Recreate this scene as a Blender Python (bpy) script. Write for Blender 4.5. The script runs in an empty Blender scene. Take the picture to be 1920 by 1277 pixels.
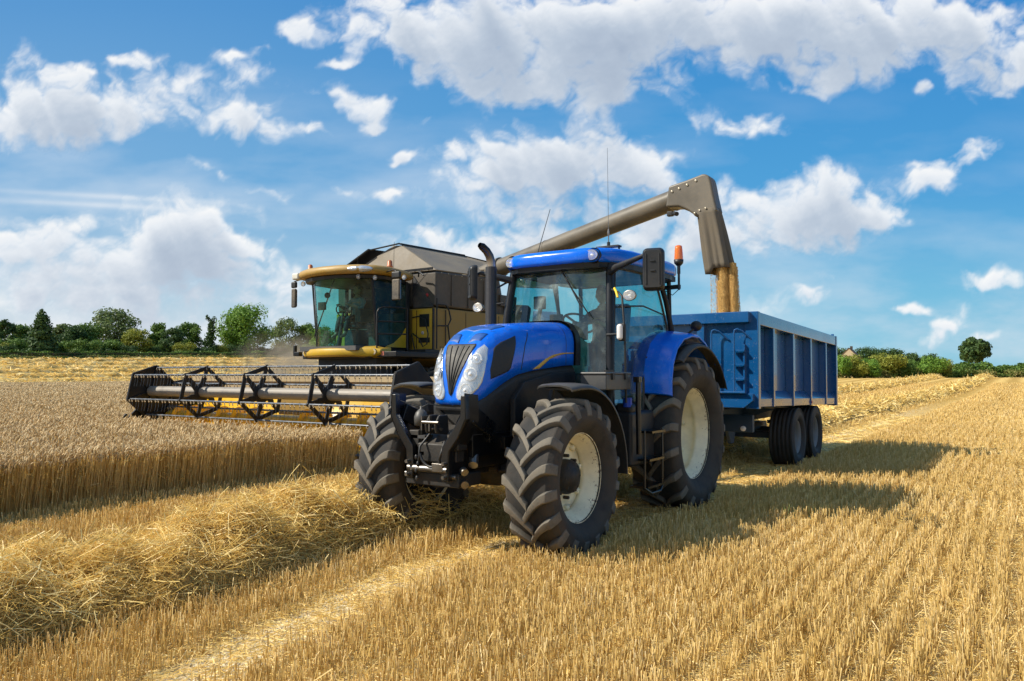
import bpy, math, random
import numpy as np
from mathutils import Vector, Matrix
R=math.radians; PI=math.pi
rng=np.random.default_rng(7); random.seed(7)
SC=bpy.context.scene; COL=SC.collection
TH=R(34.05); ST,CT=math.sin(TH),math.cos(TH); EYE=1.65

# ---------------------------------------------------------------- objects
def tag(o,label=None,cat=None,group=None,kind=None):
    if label: o['label']=label
    if cat: o['category']=cat
    if group: o['group']=group
    if kind: o['kind']=kind
    return o
def empty(name,loc=(0,0,0),rz=0,parent=None):
    o=bpy.data.objects.new(name,None); COL.objects.link(o); o.location=loc; o.rotation_euler=(0,0,rz); o.empty_display_size=.2
    if parent: o.parent=parent
    return o
class MB:
    """collects shapes and links them as one mesh object"""
    def __init__(s): s.v=[]; s.f=[]; s.mi=[]; s.sm=[]; s.cur=0; s.smooth=False; s.T=None
    def add(s,vs,fs,smooth=None):
        n=len(s.v)
        if s.T is not None: vs=[s.T@Vector(v) for v in vs]
        s.v+= [tuple(v) for v in vs]
        sm=s.smooth if smooth is None else smooth
        for f in fs: s.f.append(tuple(i+n for i in f)); s.mi.append(s.cur); s.sm.append(sm)
        return s
    def box(s,c,d,rot=None,taper=1.0):
        x,y,z=[k/2 for k in d]; vs=[]
        for sz in(-1,1):
            t=taper if sz>0 else 1.0
            for sx,sy in((-1,-1),(1,-1),(1,1),(-1,1)): vs.append(Vector((sx*x*t,sy*y*t,sz*z)))
        if rot is not None:
            m=rot if isinstance(rot,Matrix) else Matrix.Rotation(rot[1],3,rot[0])
            vs=[m@v for v in vs]
        vs=[v+Vector(c) for v in vs]
        return s.add(vs,[(0,3,2,1),(4,5,6,7),(0,1,5,4),(1,2,6,5),(2,3,7,6),(3,0,4,7)],False)
    def bar(s,p,q,w,h,up=(0,0,1)):
        p=Vector(p);q=Vector(q);d=(q-p);L=d.length;d.normalize();u=Vector(up)
        if abs(d.dot(u))>.98:u=Vector((1,0,0))
        a=d.cross(u).normalized();b=a.cross(d).normalized()
        m=Matrix((a,d,b)).transposed()
        return s.box((p+q)/2,(w,L,h),m)
    def prism(s,pts,axis,a,b,smooth=False):
        """2D polygon extruded along axis 'x','y','z' between a and b"""
        def mk(p,t):
            return {'x':(t,p[0],p[1]),'y':(p[0],t,p[1]),'z':(p[0],p[1],t)}[axis]
        n=len(pts); vs=[mk(p,a) for p in pts]+[mk(p,b) for p in pts]
        fs=[tuple(range(n))[::-1],tuple(range(n,2*n))]+[(i,(i+1)%n,n+(i+1)%n,n+i) for i in range(n)]
        return s.add(vs,fs,smooth)
    def tube(s,pts,r,n=10,cap=True,smooth=True):
        pts=[Vector(p) for p in pts]; m=len(pts)
        rs=r if isinstance(r,(list,tuple)) else [r]*m
        vs=[];fs=[];ref=None
        for i,p in enumerate(pts):
            d=(pts[min(i+1,m-1)]-pts[max(i-1,0)]).normalized()
            if ref is None:
                ref=Vector((0,0,1)) if abs(d.z)<.9 else Vector((1,0,0))
            a=(ref-d*ref.dot(d)).normalized(); ref=a; b=d.cross(a)
            for k in range(n):
                t=2*PI*k/n; vs.append(p+(a*math.cos(t)+b*math.sin(t))*rs[i])
        for i in range(m-1):
            for k in range(n):
                k2=(k+1)%n; fs.append((i*n+k,i*n+k2,(i+1)*n+k2,(i+1)*n+k))
        s.add(vs,fs,smooth)
        if cap:
            s.add(vs[:n],[tuple(range(n))[::-1]],False); s.add(vs[-n:],[tuple(range(n))],False)
        return s
    def cyl(s,p,q,r,n=16,r2=None,smooth=True): return s.tube([p,q],[r,r if r2 is None else r2],n,True,smooth)
    def lathe(s,prof,c=(0,0,0),axis='x',n=48,smooth=True,close=False):
        """prof: list of (axial, radius)"""
        vs=[];m=len(prof)
        for k in range(n):
            t=2*PI*k/n; ct,st=math.cos(t),math.sin(t)
            for a,r in prof:
                v={'x':(a,r*ct,r*st),'y':(r*st,a,r*ct),'z':(r*ct,r*st,a)}[axis]
                vs.append((v[0]+c[0],v[1]+c[1],v[2]+c[2]))
        fs=[]
        for k in range(n):
            k2=(k+1)%n
            for i in range(m-1 if not close else m):
                j=(i+1)%m
                fs.append((k*m+i,k2*m+i,k2*m+j,k*m+j))
        return s.add(vs,fs,smooth)
    def loft(s,secs,closed=True,cap=True,smooth=True):
        n=len(secs[0]);vs=[v for c in secs for v in c];fs=[]
        for i in range(len(secs)-1):
            for k in range(n if closed else n-1):
                k2=(k+1)%n; fs.append((i*n+k,i*n+k2,(i+1)*n+k2,(i+1)*n+k))
        s.add(vs,fs,smooth)
        if cap and closed:
            s.add(secs[0],[tuple(range(n))[::-1]],smooth); s.add(secs[-1],[tuple(range(n))],smooth)
        return s
    def ball(s,c,r,n=14,m=9,sc=(1,1,1)):
        vs=[];fs=[]
        for i in range(m+1):
            a=PI*i/m
            for k in range(n):
                t=2*PI*k/n; vs.append((c[0]+r*sc[0]*math.sin(a)*math.cos(t),c[1]+r*sc[1]*math.sin(a)*math.sin(t),c[2]+r*sc[2]*math.cos(a)))
        for i in range(m):
            for k in range(n):
                k2=(k+1)%n; fs.append((i*n+k,(i+1)*n+k,(i+1)*n+k2,i*n+k2))
        return s.add(vs,fs,True)
    def build(s,name,mat,parent=None,loc=None,bevel=0,seg=2,subd=0,solid=0,weld=False,angle=30,offset=0):
        me=bpy.data.meshes.new(name); me.from_pydata(s.v,[],s.f)
        mats=mat if isinstance(mat,(list,tuple)) else [mat]
        for m in mats: me.materials.append(m)
        me.polygons.foreach_set('material_index',s.mi); me.polygons.foreach_set('use_smooth',s.sm)
        me.validate(); me.update()
        import bmesh
        bm=bmesh.new(); bm.from_mesh(me)
        if weld: bmesh.ops.remove_doubles(bm,verts=bm.verts,dist=1e-4)
        bmesh.ops.recalc_face_normals(bm,faces=bm.faces); bm.to_mesh(me); bm.free()
        o=bpy.data.objects.new(name,me); COL.objects.link(o)
        if parent: o.parent=parent
        if loc: o.location=loc
        if solid:
            m=o.modifiers.new('s','SOLIDIFY'); m.thickness=solid; m.offset=offset
        if subd:
            m=o.modifiers.new('d','SUBSURF'); m.levels=m.render_levels=subd
        if bevel:
            m=o.modifiers.new('b','BEVEL'); m.width=bevel; m.segments=seg; m.limit_method='ANGLE'; m.angle_limit=R(angle)
            m.harden_normals=False
            for p in me.polygons: p.use_smooth=True
            w=o.modifiers.new('w','WEIGHTED_NORMAL'); w.keep_sharp=True
        return o
def copy_tree(o,parent=None):
    c=o.copy(); COL.objects.link(c)
    if parent: c.parent=parent
    for ch in list(o.children): copy_tree(ch,c)
    return c
def np_mesh(name,verts,faces,mat,nv=4,attrs=None,smooth=False,parent=None):
    """big mesh from numpy arrays, all faces with nv corners"""
    me=bpy.data.meshes.new(name); V=len(verts);Fn=len(faces)
    me.vertices.add(V); me.vertices.foreach_set('co',np.ascontiguousarray(verts,dtype=np.float32).ravel())
    me.loops.add(Fn*nv); me.loops.foreach_set('vertex_index',np.ascontiguousarray(faces,dtype=np.int32).ravel())
    me.polygons.add(Fn); me.polygons.foreach_set('loop_start',np.arange(0,Fn*nv,nv,dtype=np.int32))
    me.update(calc_edges=True)
    me.polygons.foreach_set('use_smooth',np.full(Fn,smooth))
    for k,a in (attrs or {}).items():
        at=me.attributes.new(k,'FLOAT','POINT'); at.data.foreach_set('value',np.ascontiguousarray(a,dtype=np.float32))
    for m in (mat if isinstance(mat,(list,tuple)) else [mat]): me.materials.append(m)
    o=bpy.data.objects.new(name,me); COL.objects.link(o)
    if parent: o.parent=parent
    return o

# ---------------------------------------------------------------- materials
class NT:
    def __init__(s,nt): s.nt=nt; s.N=nt.nodes; s.L=nt.links
    def n(s,t,**k):
        nd=s.N.new(t)
        for a,b in k.items(): setattr(nd,a,b)
        return nd
    def set(s,sock,v):
        if isinstance(v,bpy.types.NodeSocket): s.L.new(v,sock)
        else:
            try: sock.default_value=v
            except Exception:
                sock.default_value=tuple(v)+(1,) if len(v)==3 else v
    def math(s,op,a,b=0,c=0,clamp=False):
        nd=s.n('ShaderNodeMath',operation=op,use_clamp=clamp)
        s.set(nd.inputs[0],a); s.set(nd.inputs[1],b); s.set(nd.inputs[2],c); return nd.outputs[0]
    def vm(s,op,a,b=(0,0,0)):
        nd=s.n('ShaderNodeVectorMath',operation=op); s.set(nd.inputs[0],a)
        if op=='SCALE': s.set(nd.inputs['Scale'],b)
        else: s.set(nd.inputs[1],b)
        return nd.outputs['Value'] if op in('LENGTH','DOT_PRODUCT','DISTANCE') else nd.outputs[0]
    def comb(s,x,y,z=0):
        nd=s.n('ShaderNodeCombineXYZ'); s.set(nd.inputs[0],x);s.set(nd.inputs[1],y);s.set(nd.inputs[2],z); return nd.outputs[0]
    def sep(s,v):
        nd=s.n('ShaderNodeSeparateXYZ'); s.set(nd.inputs[0],v); return nd.outputs
    def mix(s,f,a,b,mode='MIX'):
        nd=s.n('ShaderNodeMix',data_type='RGBA',blend_type=mode)
        s.set(nd.inputs[0],f)
        for i,v in((6,a),(7,b)):
            s.set(nd.inputs[i],(tuple(v)+(1,)) if isinstance(v,(tuple,list)) and len(v)==3 else v)
        return nd.outputs[2]
    def noise(s,vec,scale,detail=4,rough=.55,dist=0,lac=2.0):
        nd=s.n('ShaderNodeTexNoise'); s.set(nd.inputs['Scale'],scale); nd.inputs['Detail'].default_value=detail
        nd.inputs['Roughness'].default_value=rough; nd.inputs['Distortion'].default_value=dist; nd.inputs['Lacunarity'].default_value=lac
        if vec is not None: s.L.new(vec,nd.inputs['Vector'])
        return nd.outputs['Fac']
    def smooth(s,v,a,b,lo=0,hi=1,t='SMOOTHSTEP'):
        nd=s.n('ShaderNodeMapRange',interpolation_type=t); s.set(nd.inputs[0],v)
        s.set(nd.inputs[1],a);s.set(nd.inputs[2],b);s.set(nd.inputs[3],lo);s.set(nd.inputs[4],hi); return nd.outputs[0]
    def ramp(s,f,stops):
        nd=s.n('ShaderNodeValToRGB'); e=nd.color_ramp.elements
        e[0].position,e[0].color=stops[0][0],tuple(stops[0][1])+(1,)
        e[1].position,e[1].color=stops[-1][0],tuple(stops[-1][1])+(1,)
        for p,c in stops[1:-1]:
            k=e.new(p); k.color=tuple(c)+(1,)
        s.set(nd.inputs[0],f); return nd.outputs[0]
    def obj(s): return s.n('ShaderNodeTexCoord').outputs['Object']
    def attr(s,name): return s.n('ShaderNodeAttribute',attribute_name=name).outputs['Fac']
    def bump(s,h,dist=.01,strength=1.0):
        nd=s.n('ShaderNodeBump'); s.set(nd.inputs['Height'],h); nd.inputs['Distance'].default_value=dist; nd.inputs['Strength'].default_value=strength
        return nd.outputs[0]
def mat(name):
    m=bpy.data.materials.new(name); m.use_nodes=True; nt=NT(m.node_tree); return m,nt,m.node_tree.nodes['Principled BSDF']
def sr(r,g,b):
    f=lambda c:(c/255/12.92) if c/255<=.04045 else ((c/255+.055)/1.055)**2.4
    return (f(r),f(g),f(b))
def paint(name,col,rough=.4,metal=0,coat=0,dust=0,dustcol=(.30,.24,.16),scale=3,bump=0,spec=.5,speck=0,gn=0):
    """painted / moulded surface with uneven tone, fine dust and faint unevenness"""
    m,n,b=mat(name); o=n.obj(); big=n.noise(o,scale,5,.6); fine=n.noise(o,scale*14,3,.6)
    c=n.mix(n.smooth(big,.3,.7),tuple(k*.86 for k in col),tuple(min(1,k*1.1) for k in col))
    rr=n.smooth(big,.25,.75,rough*.8,min(1,rough*1.25))
    if dust:
        up=n.sep(n.n('ShaderNodeNewGeometry').outputs['Normal'])[2]
        d=n.math('ADD',n.math('MULTIPLY',n.smooth(n.math('ADD',n.math('MULTIPLY',big,.6),n.math('MULTIPLY',fine,.4)),.38,.68),.75),n.smooth(up,.1,1,0,.5))
        d=n.math('MULTIPLY',d,dust,clamp=True)
        c=n.mix(d,c,dustcol); rr=n.math('MAXIMUM',rr,n.math('MULTIPLY',d,.9))
    if speck:
        sp=n.noise(o,60,2,.5); c=n.mix(n.math('MULTIPLY',n.smooth(sp,.66,.72),speck),c,(.5,.45,.35))
    n.L.new(c,b.inputs['Base Color']); n.L.new(rr,b.inputs['Roughness']); b.inputs['Metallic'].default_value=metal
    b.inputs['Coat Weight'].default_value=coat; b.inputs['Coat Roughness'].default_value=.05; b.inputs['Specular IOR Level'].default_value=spec
    if bump: n.L.new(n.bump(n.math('ADD',fine,n.math('MULTIPLY',big,2)),bump),b.inputs['Normal'])
    return m
# ---------------------------------------------------------------- camera, sun, sky
cam=bpy.data.cameras.new('camera'); cam.sensor_width=36; cam.lens=36*1420/1920; cam.clip_start=.05; cam.clip_end=6000
co=bpy.data.objects.new('camera',cam); COL.objects.link(co); SC.camera=co
co.location=(0,0,EYE); co.rotation_euler=(PI/2+math.atan(64.5/1420),0,TH)
SUN_TO=Vector((-.84,-.75,1.0)).normalized()      # towards the sun
ELEV=math.asin(SUN_TO.z); AZ=math.atan2(SUN_TO.x,SUN_TO.y)
sl=bpy.data.lights.new('sun','SUN'); sl.energy=5.0; sl.angle=R(.55); sl.color=(1,.93,.80)
so=bpy.data.objects.new('sun',sl); COL.objects.link(so); so.rotation_euler=SUN_TO.to_track_quat('Z','Y').to_euler(); so.location=(-20,-30,30)
W=bpy.data.worlds.new('World'); SC.world=W; W.use_nodes=True; W.cycles.sampling_method='MANUAL'; W.cycles.sample_map_resolution=512
n=NT(W.node_tree); bg=n.N['Background']
sky=n.n('ShaderNodeTexSky',sky_type='NISHITA',sun_disc=False,sun_elevation=ELEV,sun_rotation=AZ,air_density=1.0,dust_density=.6,ozone_density=2.0)
dirv=n.n('ShaderNodeTexCoord').outputs['Generated']
rr=n.vm('DOT_PRODUCT',dirv,(CT,ST,0)); ff=n.vm('DOT_PRODUCT',dirv,(-ST,CT,0)); zz=n.sep(dirv)[2]
fm=n.math('MAXIMUM',n.math('ABSOLUTE',ff),.22)
P0=n.comb(n.math('DIVIDE',rr,fm),n.math('DIVIDE',zz,fm),0)
upc=n.sep(P0)[1]
skyc=n.vm('SCALE',sky.outputs[0],.085)
grad=n.ramp(n.sep(P0)[1],[(0,(.46,.64,.80)),(.10,(.30,.55,.78)),(.25,(.125,.385,.74)),(.5,(.06,.275,.67)),(1,(.04,.22,.55))])
side=n.smooth(n.sep(P0)[0],-.7,.35); side=n.mix(side,(1.75,1.26,1.06),(.60,1.0,1.03))
grad=n.mix(1,grad,side,'MULTIPLY')
skyc=n.mix(.88,skyc,grad)
# thin high veil towards the horizon
veil=n.math('MULTIPLY',n.smooth(n.sep(P0)[1],.22,0),n.smooth(n.noise(n.vm('MULTIPLY',P0,(1,2.6,1)),5,5,.6),.35,.75))
skyc=n.mix(n.math('MULTIPLY',veil,.62),skyc,(.72,.79,.88))
# broken cloud over the rest of the sky, seen in panes and paint
pc=n.noise(n.vm('MULTIPLY',dirv,(1,1,2)),2.6,5,.6); behind=n.smooth(ff,.35,-.1)
outc=n.mix(n.math('MULTIPLY',n.math('MULTIPLY',n.smooth(pc,.46,.62),behind),n.smooth(zz,.0,.12)),skyc,(.86,.88,.90))
below=n.smooth(zz,-.02,0); outc=n.mix(below,(.30,.26,.18),outc)
n.L.new(outc,bg.inputs['Color']); bg.inputs['Strength'].default_value=.74
SC.view_settings.view_transform='Standard'; SC.view_settings.look='None'; SC.view_settings.exposure=.38; SC.view_settings.gamma=1
SC.view_settings.use_curve_mapping=False
SC.cycles.use_denoising=True; SC.cycles.max_bounces=8; SC.cycles.transparent_max_bounces=24; SC.cycles.sample_clamp_indirect=6

# ---- cumulus clouds on a far dome
def cl(px,py,rx,ry,amp=1.0,rot=0): return ((px-960)/1420,(703-py)/1420,rx/1420,ry/1420,max(amp,.66+.26*min(1,60/ry)) if amp>=.7 else amp+.06,rot)
CLOUDS=[cl(585,235,45,22,.95),cl(745,292,22,16,.95),cl(620,110,40,16,.9),cl(700,225,40,18,.85),cl(430,105,45,16,.9),cl(530,250,45,24,.9),cl(1485,45,50,24,.9),cl(1400,440,60,30,.9),cl(1745,160,26,18,.9),cl(860,290,45,26,1.0),cl(720,365,50,18,.9),cl(120,140,70,30,.95),cl(70,470,70,30,.9),cl(480,470,60,24,.9),cl(60,215,330,95,1.05,0),cl(250,180,130,60,.9,-20),cl(20,140,90,60,.7),cl(245,100,75,28,.75),cl(455,140,110,38,.8,0),cl(470,225,100,60,.85),
 cl(545,45,50,38,.8),cl(665,185,100,42,.8,15),cl(500,95,50,20,.6),cl(800,218,50,22,.55),
 cl(1100,40,520,110,1.25),cl(870,90,250,130,1.05,25),cl(1100,150,190,75,1.0),cl(1650,50,420,110,1.15),cl(1900,120,120,60,.85,-30),cl(1560,130,150,55,.8),
 cl(1400,235,110,40,.72),cl(1030,300,200,85,1.25),cl(900,345,150,60,.85),cl(1180,330,110,90,.8),cl(760,375,80,28,.6),cl(1000,400,270,40,.65),
 cl(330,450,150,95,1.25,0),cl(210,500,260,80,.95),cl(90,440,160,60,.85),cl(420,480,130,80,.8),cl(480,540,200,60,.65),cl(120,560,280,60,.7),cl(620,350,60,14,.6),
 cl(430,330,110,13,.62,22),cl(510,365,50,20,.6,25),
 cl(1540,390,180,85,1.2,0),cl(1560,330,90,40,.95),cl(1430,440,160,60,.8),cl(1640,380,100,70,.8),cl(1820,300,110,45,.85,-28),cl(1760,345,60,40,.7),cl(1730,300,60,16,.55),
 cl(1500,555,60,26,.85),cl(1540,520,50,20,.55),cl(1700,572,55,16,.7),cl(1855,530,70,32,.8),cl(1765,610,70,35,.85,-25),cl(1850,632,50,14,.7),cl(1700,640,150,18,.6),
 cl(1230,440,280,90,.85),cl(900,460,260,50,.75),cl(1180,500,200,60,.6),cl(1370,590,130,60,.55),cl(500,600,400,60,.55),cl(200,620,300,40,.5)]

def perlin(x,y,seed):
    r=np.random.default_rng(seed); p=r.permutation(512); p=np.concatenate([p,p]); ang=r.uniform(0,2*PI,512)
    xi=np.floor(x).astype(int); yi=np.floor(y).astype(int); xf=x-xi; yf=y-yi; u=xf**3*(xf*(xf*6-15)+10); v=yf**3*(yf*(yf*6-15)+10)
    def g_(i,j,dx,dy):
        h=ang[p[(p[i&511]+j)&511]]; return np.cos(h)*dx+np.sin(h)*dy
    a=g_(xi,yi,xf,yf);b=g_(xi+1,yi,xf-1,yf);c=g_(xi,yi+1,xf,yf-1);d=g_(xi+1,yi+1,xf-1,yf-1)
    return ((a*(1-u)+b*u)*(1-v)+(c*(1-u)+d*u)*v)*1.5
def fbm(x,y,f,o,seed,gain=.5,billow=False):
    t=0;am=1;nn=0
    for k in range(o):
        w=perlin(x*f+k*7.3,y*f-k*3.1,seed+k); t=t+am*((np.abs(w)*2-.55) if billow else w); nn+=am; am*=gain; f*=2.03
    return t/nn
st=.0019; ga=np.arange(-1.15,1.15,st); gb=np.arange(-.03,.80,st); A_,B_=np.meshgrid(ga,gb)
wa=A_+.030*fbm(A_,B_,7,5,11)+.012*fbm(A_,B_,28,3,14); wb=B_+.024*fbm(A_,B_,7,5,21)+.010*fbm(A_,B_,28,3,24)
T_=np.zeros_like(A_); LAT=np.zeros_like(A_)
for (cx,cy,rx,ry,amp,rot) in CLOUDS:
    t=R(-rot); ct,st_=math.cos(t),math.sin(t); dx,dy=wa-cx,wb-cy; ex=(dx*ct+dy*st_)/rx; ey=(-dx*st_+dy*ct)/ry
    ey=np.where(ey<0,ey*1.25,ey); e=amp*np.exp(-.85*(ex*ex+ey*ey)); T_=np.log(np.exp(T_*5)+np.exp(e*5)-1)/5
bil=fbm(wa,wb*1.15,11,7,31,.56,True); fn=fbm(wa,wb*1.25,11,7,41,.56)
D=T_-.53+.38*fn+.52*bil*np.clip(T_*1.3,.35,1)+.10*fbm(A_,B_,3.2,3,51)
thick=np.clip(D,0,1.2)
occ=np.zeros_like(D); sh=thick+.0
for k,wt_ in((2,1.0),(5,1.0),(10,1.1),(17,1.3),(27,1.4),(40,1.2)):   # light comes down from the upper left
    r_=np.roll(np.roll(thick,-k,axis=0),int(k*.45),axis=1); r_[-k:,:]=r_[-k-1,:]; occ+=wt_*np.clip(r_-thick*.12,0,1)
occ=occ/7
alpha=np.clip(D/.42,0,1); alpha=alpha*alpha*(3-2*alpha)
bright=np.exp(-occ*2.3); rim=np.clip(1-thick*1.3,0,1); bright=np.clip(bright*.97+rim*.20,0,1)
loc=np.clip((bil+.3)*.8,0,1); bright=np.clip(bright-.16*(1-loc)*(thick>.08),0,1)
wisp=np.clip(fbm(A_*1.0,B_*3.2,4.5,6,61)+.20,0,1)*np.clip(.42-B_,0,.3)*3.0*np.clip(.75-A_*.6,.25,1)   # thin veil low in the sky
for (y0,sl_) in((.245,-.055),(.232,-.05),(.155,-.10),(.13,-.1)): # faint contrails low on the left
    L0=B_-(y0+sl_*(A_+.67)); wisp+=.30*np.exp(-(L0/.0035)**2)*np.clip(1-np.abs(A_+(.55 if y0>.2 else .28))/.22,0,1)
alpha=np.clip(1-(1-alpha*.97)*(1-np.clip(wisp,0,.6)),0,1); bright=np.where(D<0,.80,bright)
ny,nx=A_.shape; dist=3200.0/np.sqrt(1+A_**2+B_**2)
WX=(CT*A_-ST)*dist; WY=(ST*A_+CT)*dist; WZ=B_*dist+EYE
i=np.arange((ny-1)*(nx-1)); a_=(i//(nx-1))*nx+i%(nx-1); F_=np.stack([a_,a_+nx,a_+nx+1,a_+1],1)
keep=(np.maximum(alpha.ravel()[F_].max(1),0)>.004); F_=F_[keep]
m,n,b=mat('cloud'); n.N.remove(b); em=n.n('ShaderNodeEmission'); tr_=n.n('ShaderNodeBsdfTransparent'); mx=n.n('ShaderNodeMixShader')
br=n.attr('bright'); n.L.new(n.ramp(br,[(0,(.33,.41,.54)),(.35,(.52,.60,.71)),(.7,(.84,.88,.93)),(1,(1.03,1.02,1.0))]),em.inputs[0]); em.inputs[1].default_value=.76
n.L.new(n.attr('alpha'),mx.inputs[0]); n.L.new(tr_.outputs[0],mx.inputs[1]); n.L.new(em.outputs[0],mx.inputs[2]); n.L.new(mx.outputs[0],n.N['Material Output'].inputs[0])
m.cycles.emission_sampling='NONE'
o=np_mesh('sky',np.stack([WX,WY,WZ],-1).reshape(-1,3),F_,m,attrs={'alpha':alpha.ravel(),'bright':bright.ravel()},smooth=True); o['kind']='structure'
# ---------------------------------------------------------------- terrain
def sstep(x,a,b):
    t=np.clip((x-a)/(b-a),0,1); return t*t*(3-2*t)
def wav(x,y,s,seed=0):
    r=np.random.default_rng(seed); out=0
    for k in range(6):
        a=r.uniform(0,2*PI); f=r.uniform(.6,1.8)/s; out=out+np.sin((x*math.cos(a)+y*math.sin(a))*f*2*PI+r.uniform(0,6.28))
    return out/6
def hgt(x,y):
    x=np.asarray(x,float); y=np.asarray(y,float)
    left=np.clip(-x-98,0,None); r=np.hypot(x,y)
    z=6.2*sstep(left,0,95)*sstep(r,80,150)*(1+np.clip(y-90,-60,80)*.0045)
    z=z+1.05*sstep(y,70,165)*sstep(-x,120,60)
    z=z+.012*wav(x,y,2.3,1)*sstep(r,2,6)+.05*wav(x,y,30,2)*sstep(r,25,60)
    # wheel tracks pressed into the stubble
    return z
def grid(xs,ys):
    X,Y=np.meshgrid(xs,ys); return X,Y
def axis_pts(lo,hi,c,fine,grow=1.12):
    a=[c];st=fine
    while a[-1]<hi: a.append(a[-1]+st); st*=grow if a[-1]-c>14 else 1.0
    b=[c];st=fine
    while b[-1]>lo: b.append(b[-1]-st); st*=grow if c-b[-1]>14 else 1.0
    return np.array(sorted(set(b+a)))
def sheet(name,xs,ys,mat_,zoff=0,kind='structure'):
    X,Y=grid(xs,ys); Z=hgt(X,Y)+zoff; nx,ny=len(xs),len(ys)
    i=np.arange((ny-1)*(nx-1)); a=(i//(nx-1))*nx+i%(nx-1)
    F=np.stack([a,a+1,a+nx+1,a+nx],1)
    o=np_mesh(name,np.stack([X,Y,Z],-1).reshape(-1,3),F,mat_,smooth=True); o['kind']=kind; return o
# swaths of cut straw: centre line x, y from, y to, width, height
def swx(y,x0): return x0+.10*np.sin(y*.55+x0)+.05*np.sin(y*1.7+1)
m,n,b=mat('field_soil'); o=n.obj(); xyz=n.sep(o)
fine=n.noise(o,34,6,.65); mid=n.noise(o,5,5,.6); big=n.noise(o,.35,3,.5)
flake=n.n('ShaderNodeTexVoronoi',feature='F1'); flake.inputs['Scale'].default_value=46; n.L.new(n.vm('MULTIPLY',o,(1,.45,1)),flake.inputs['Vector'])
c=n.mix(n.smooth(fine,.32,.66),(.32,.205,.07),(.74,.53,.23))
c=n.mix(n.math('MULTIPLY',n.smooth(flake.outputs['Color'],.5,.9),.6),c,(.85,.67,.34))
c=n.mix(n.math('MULTIPLY',n.smooth(mid,.56,.74),.55),c,(.20,.125,.05))
# pale crushed straw and chaff in the wheel tracks
def band(cx,w): return n.smooth(n.math('ABSOLUTE',n.math('SUBTRACT',n.math('ADD',n.math('SUBTRACT',xyz[0],n.math('MULTIPLY',n.math('MAXIMUM',n.math('SUBTRACT',4.6,xyz[1]),0),.22)),n.math('MULTIPLY',n.math('SUBTRACT',n.noise(o,1.1,3,.5),.5),.5)),cx)),w,w*.35)
tr=n.math('MAXIMUM',band(-4.2,.36),n.math('MULTIPLY',band(-9.0,.3),.3))
c=n.mix(n.math('MULTIPLY',tr,n.math('MULTIPLY',n.smooth(n.noise(o,2.3,5,.65),.40,.56),n.smooth(n.vm('LENGTH',o),40,10,.45,1))),c,n.mix(n.smooth(fine,.36,.62),(.42,.31,.155),(.88,.78,.56)))
# far away the stubble itself gives the colour and the drill rows run up the field
rows=n.math('SINE',n.math('MULTIPLY',n.math('ADD',xyz[0],n.math('MULTIPLY',big,1.2)),2.1)); dist=n.vm('LENGTH',o)
far=n.mix(n.smooth(n.math('ADD',n.math('MULTIPLY',rows,.25),n.noise(n.vm('MULTIPLY',o,(1.6,.35,1)),1.2,6,.6)),.2,.9),(.42,.26,.065),(.68,.46,.15))
c=n.mix(n.smooth(dist,18,60),c,far)
n.L.new(c,b.inputs['Base Color']); b.inputs['Roughness'].default_value=.95; b.inputs['Specular IOR Level'].default_value=.15
n.L.new(n.bump(n.math('ADD',fine,n.math('MULTIPLY',mid,2)),.02),b.inputs['Normal']); M_SOIL=m
sheet('ground',axis_pts(-1500,1500,-5,.28),axis_pts(-200,1900,8,.28),M_SOIL)
def attrmat(name,stops,rough=.75,trans=0,tipmix=None,rnd='rnd',spec=.3):
    m,n,b=mat(name); c=n.ramp(n.attr(rnd),stops)
    if tipmix: c=n.mix(n.smooth(n.attr('tip'),tipmix[1],tipmix[2]),c,tipmix[0],'MULTIPLY')
    n.L.new(c,b.inputs['Base Color']); b.inputs['Roughness'].default_value=rough; b.inputs['Specular IOR Level'].default_value=spec
    if trans:
        t=n.n('ShaderNodeBsdfTranslucent'); n.L.new(c,t.inputs['Color']); x=n.n('ShaderNodeMixShader'); x.inputs[0].default_value=trans
        n.L.new(b.outputs[0],x.inputs[1]); n.L.new(t.outputs[0],x.inputs[2]); n.L.new(x.outputs[0],n.N['Material Output'].inputs[0])
    return m
M_STUB=attrmat('stubble_straw',[(0,(.48,.31,.08)),(.35,(.68,.48,.16)),(.7,(.80,.60,.24)),(1,(.92,.77,.43))],.55,.25,((1.12,1.12,1.2),.8,1))
M_STRAW=attrmat('loose_straw',[(0,(.52,.33,.07)),(.5,(.87,.63,.20)),(1,(.96,.80,.40))],.42,.3)
M_WHEATSTALK=attrmat('wheat_stalk',[(0,(.58,.41,.13)),(.5,(.84,.65,.27)),(1,(.94,.80,.44))],.55,.5)
M_EAR=attrmat('wheat_ear',[(0,(.46,.32,.14)),(.5,(.70,.53,.28)),(1,(.88,.72,.44))],.65,.3)
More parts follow.
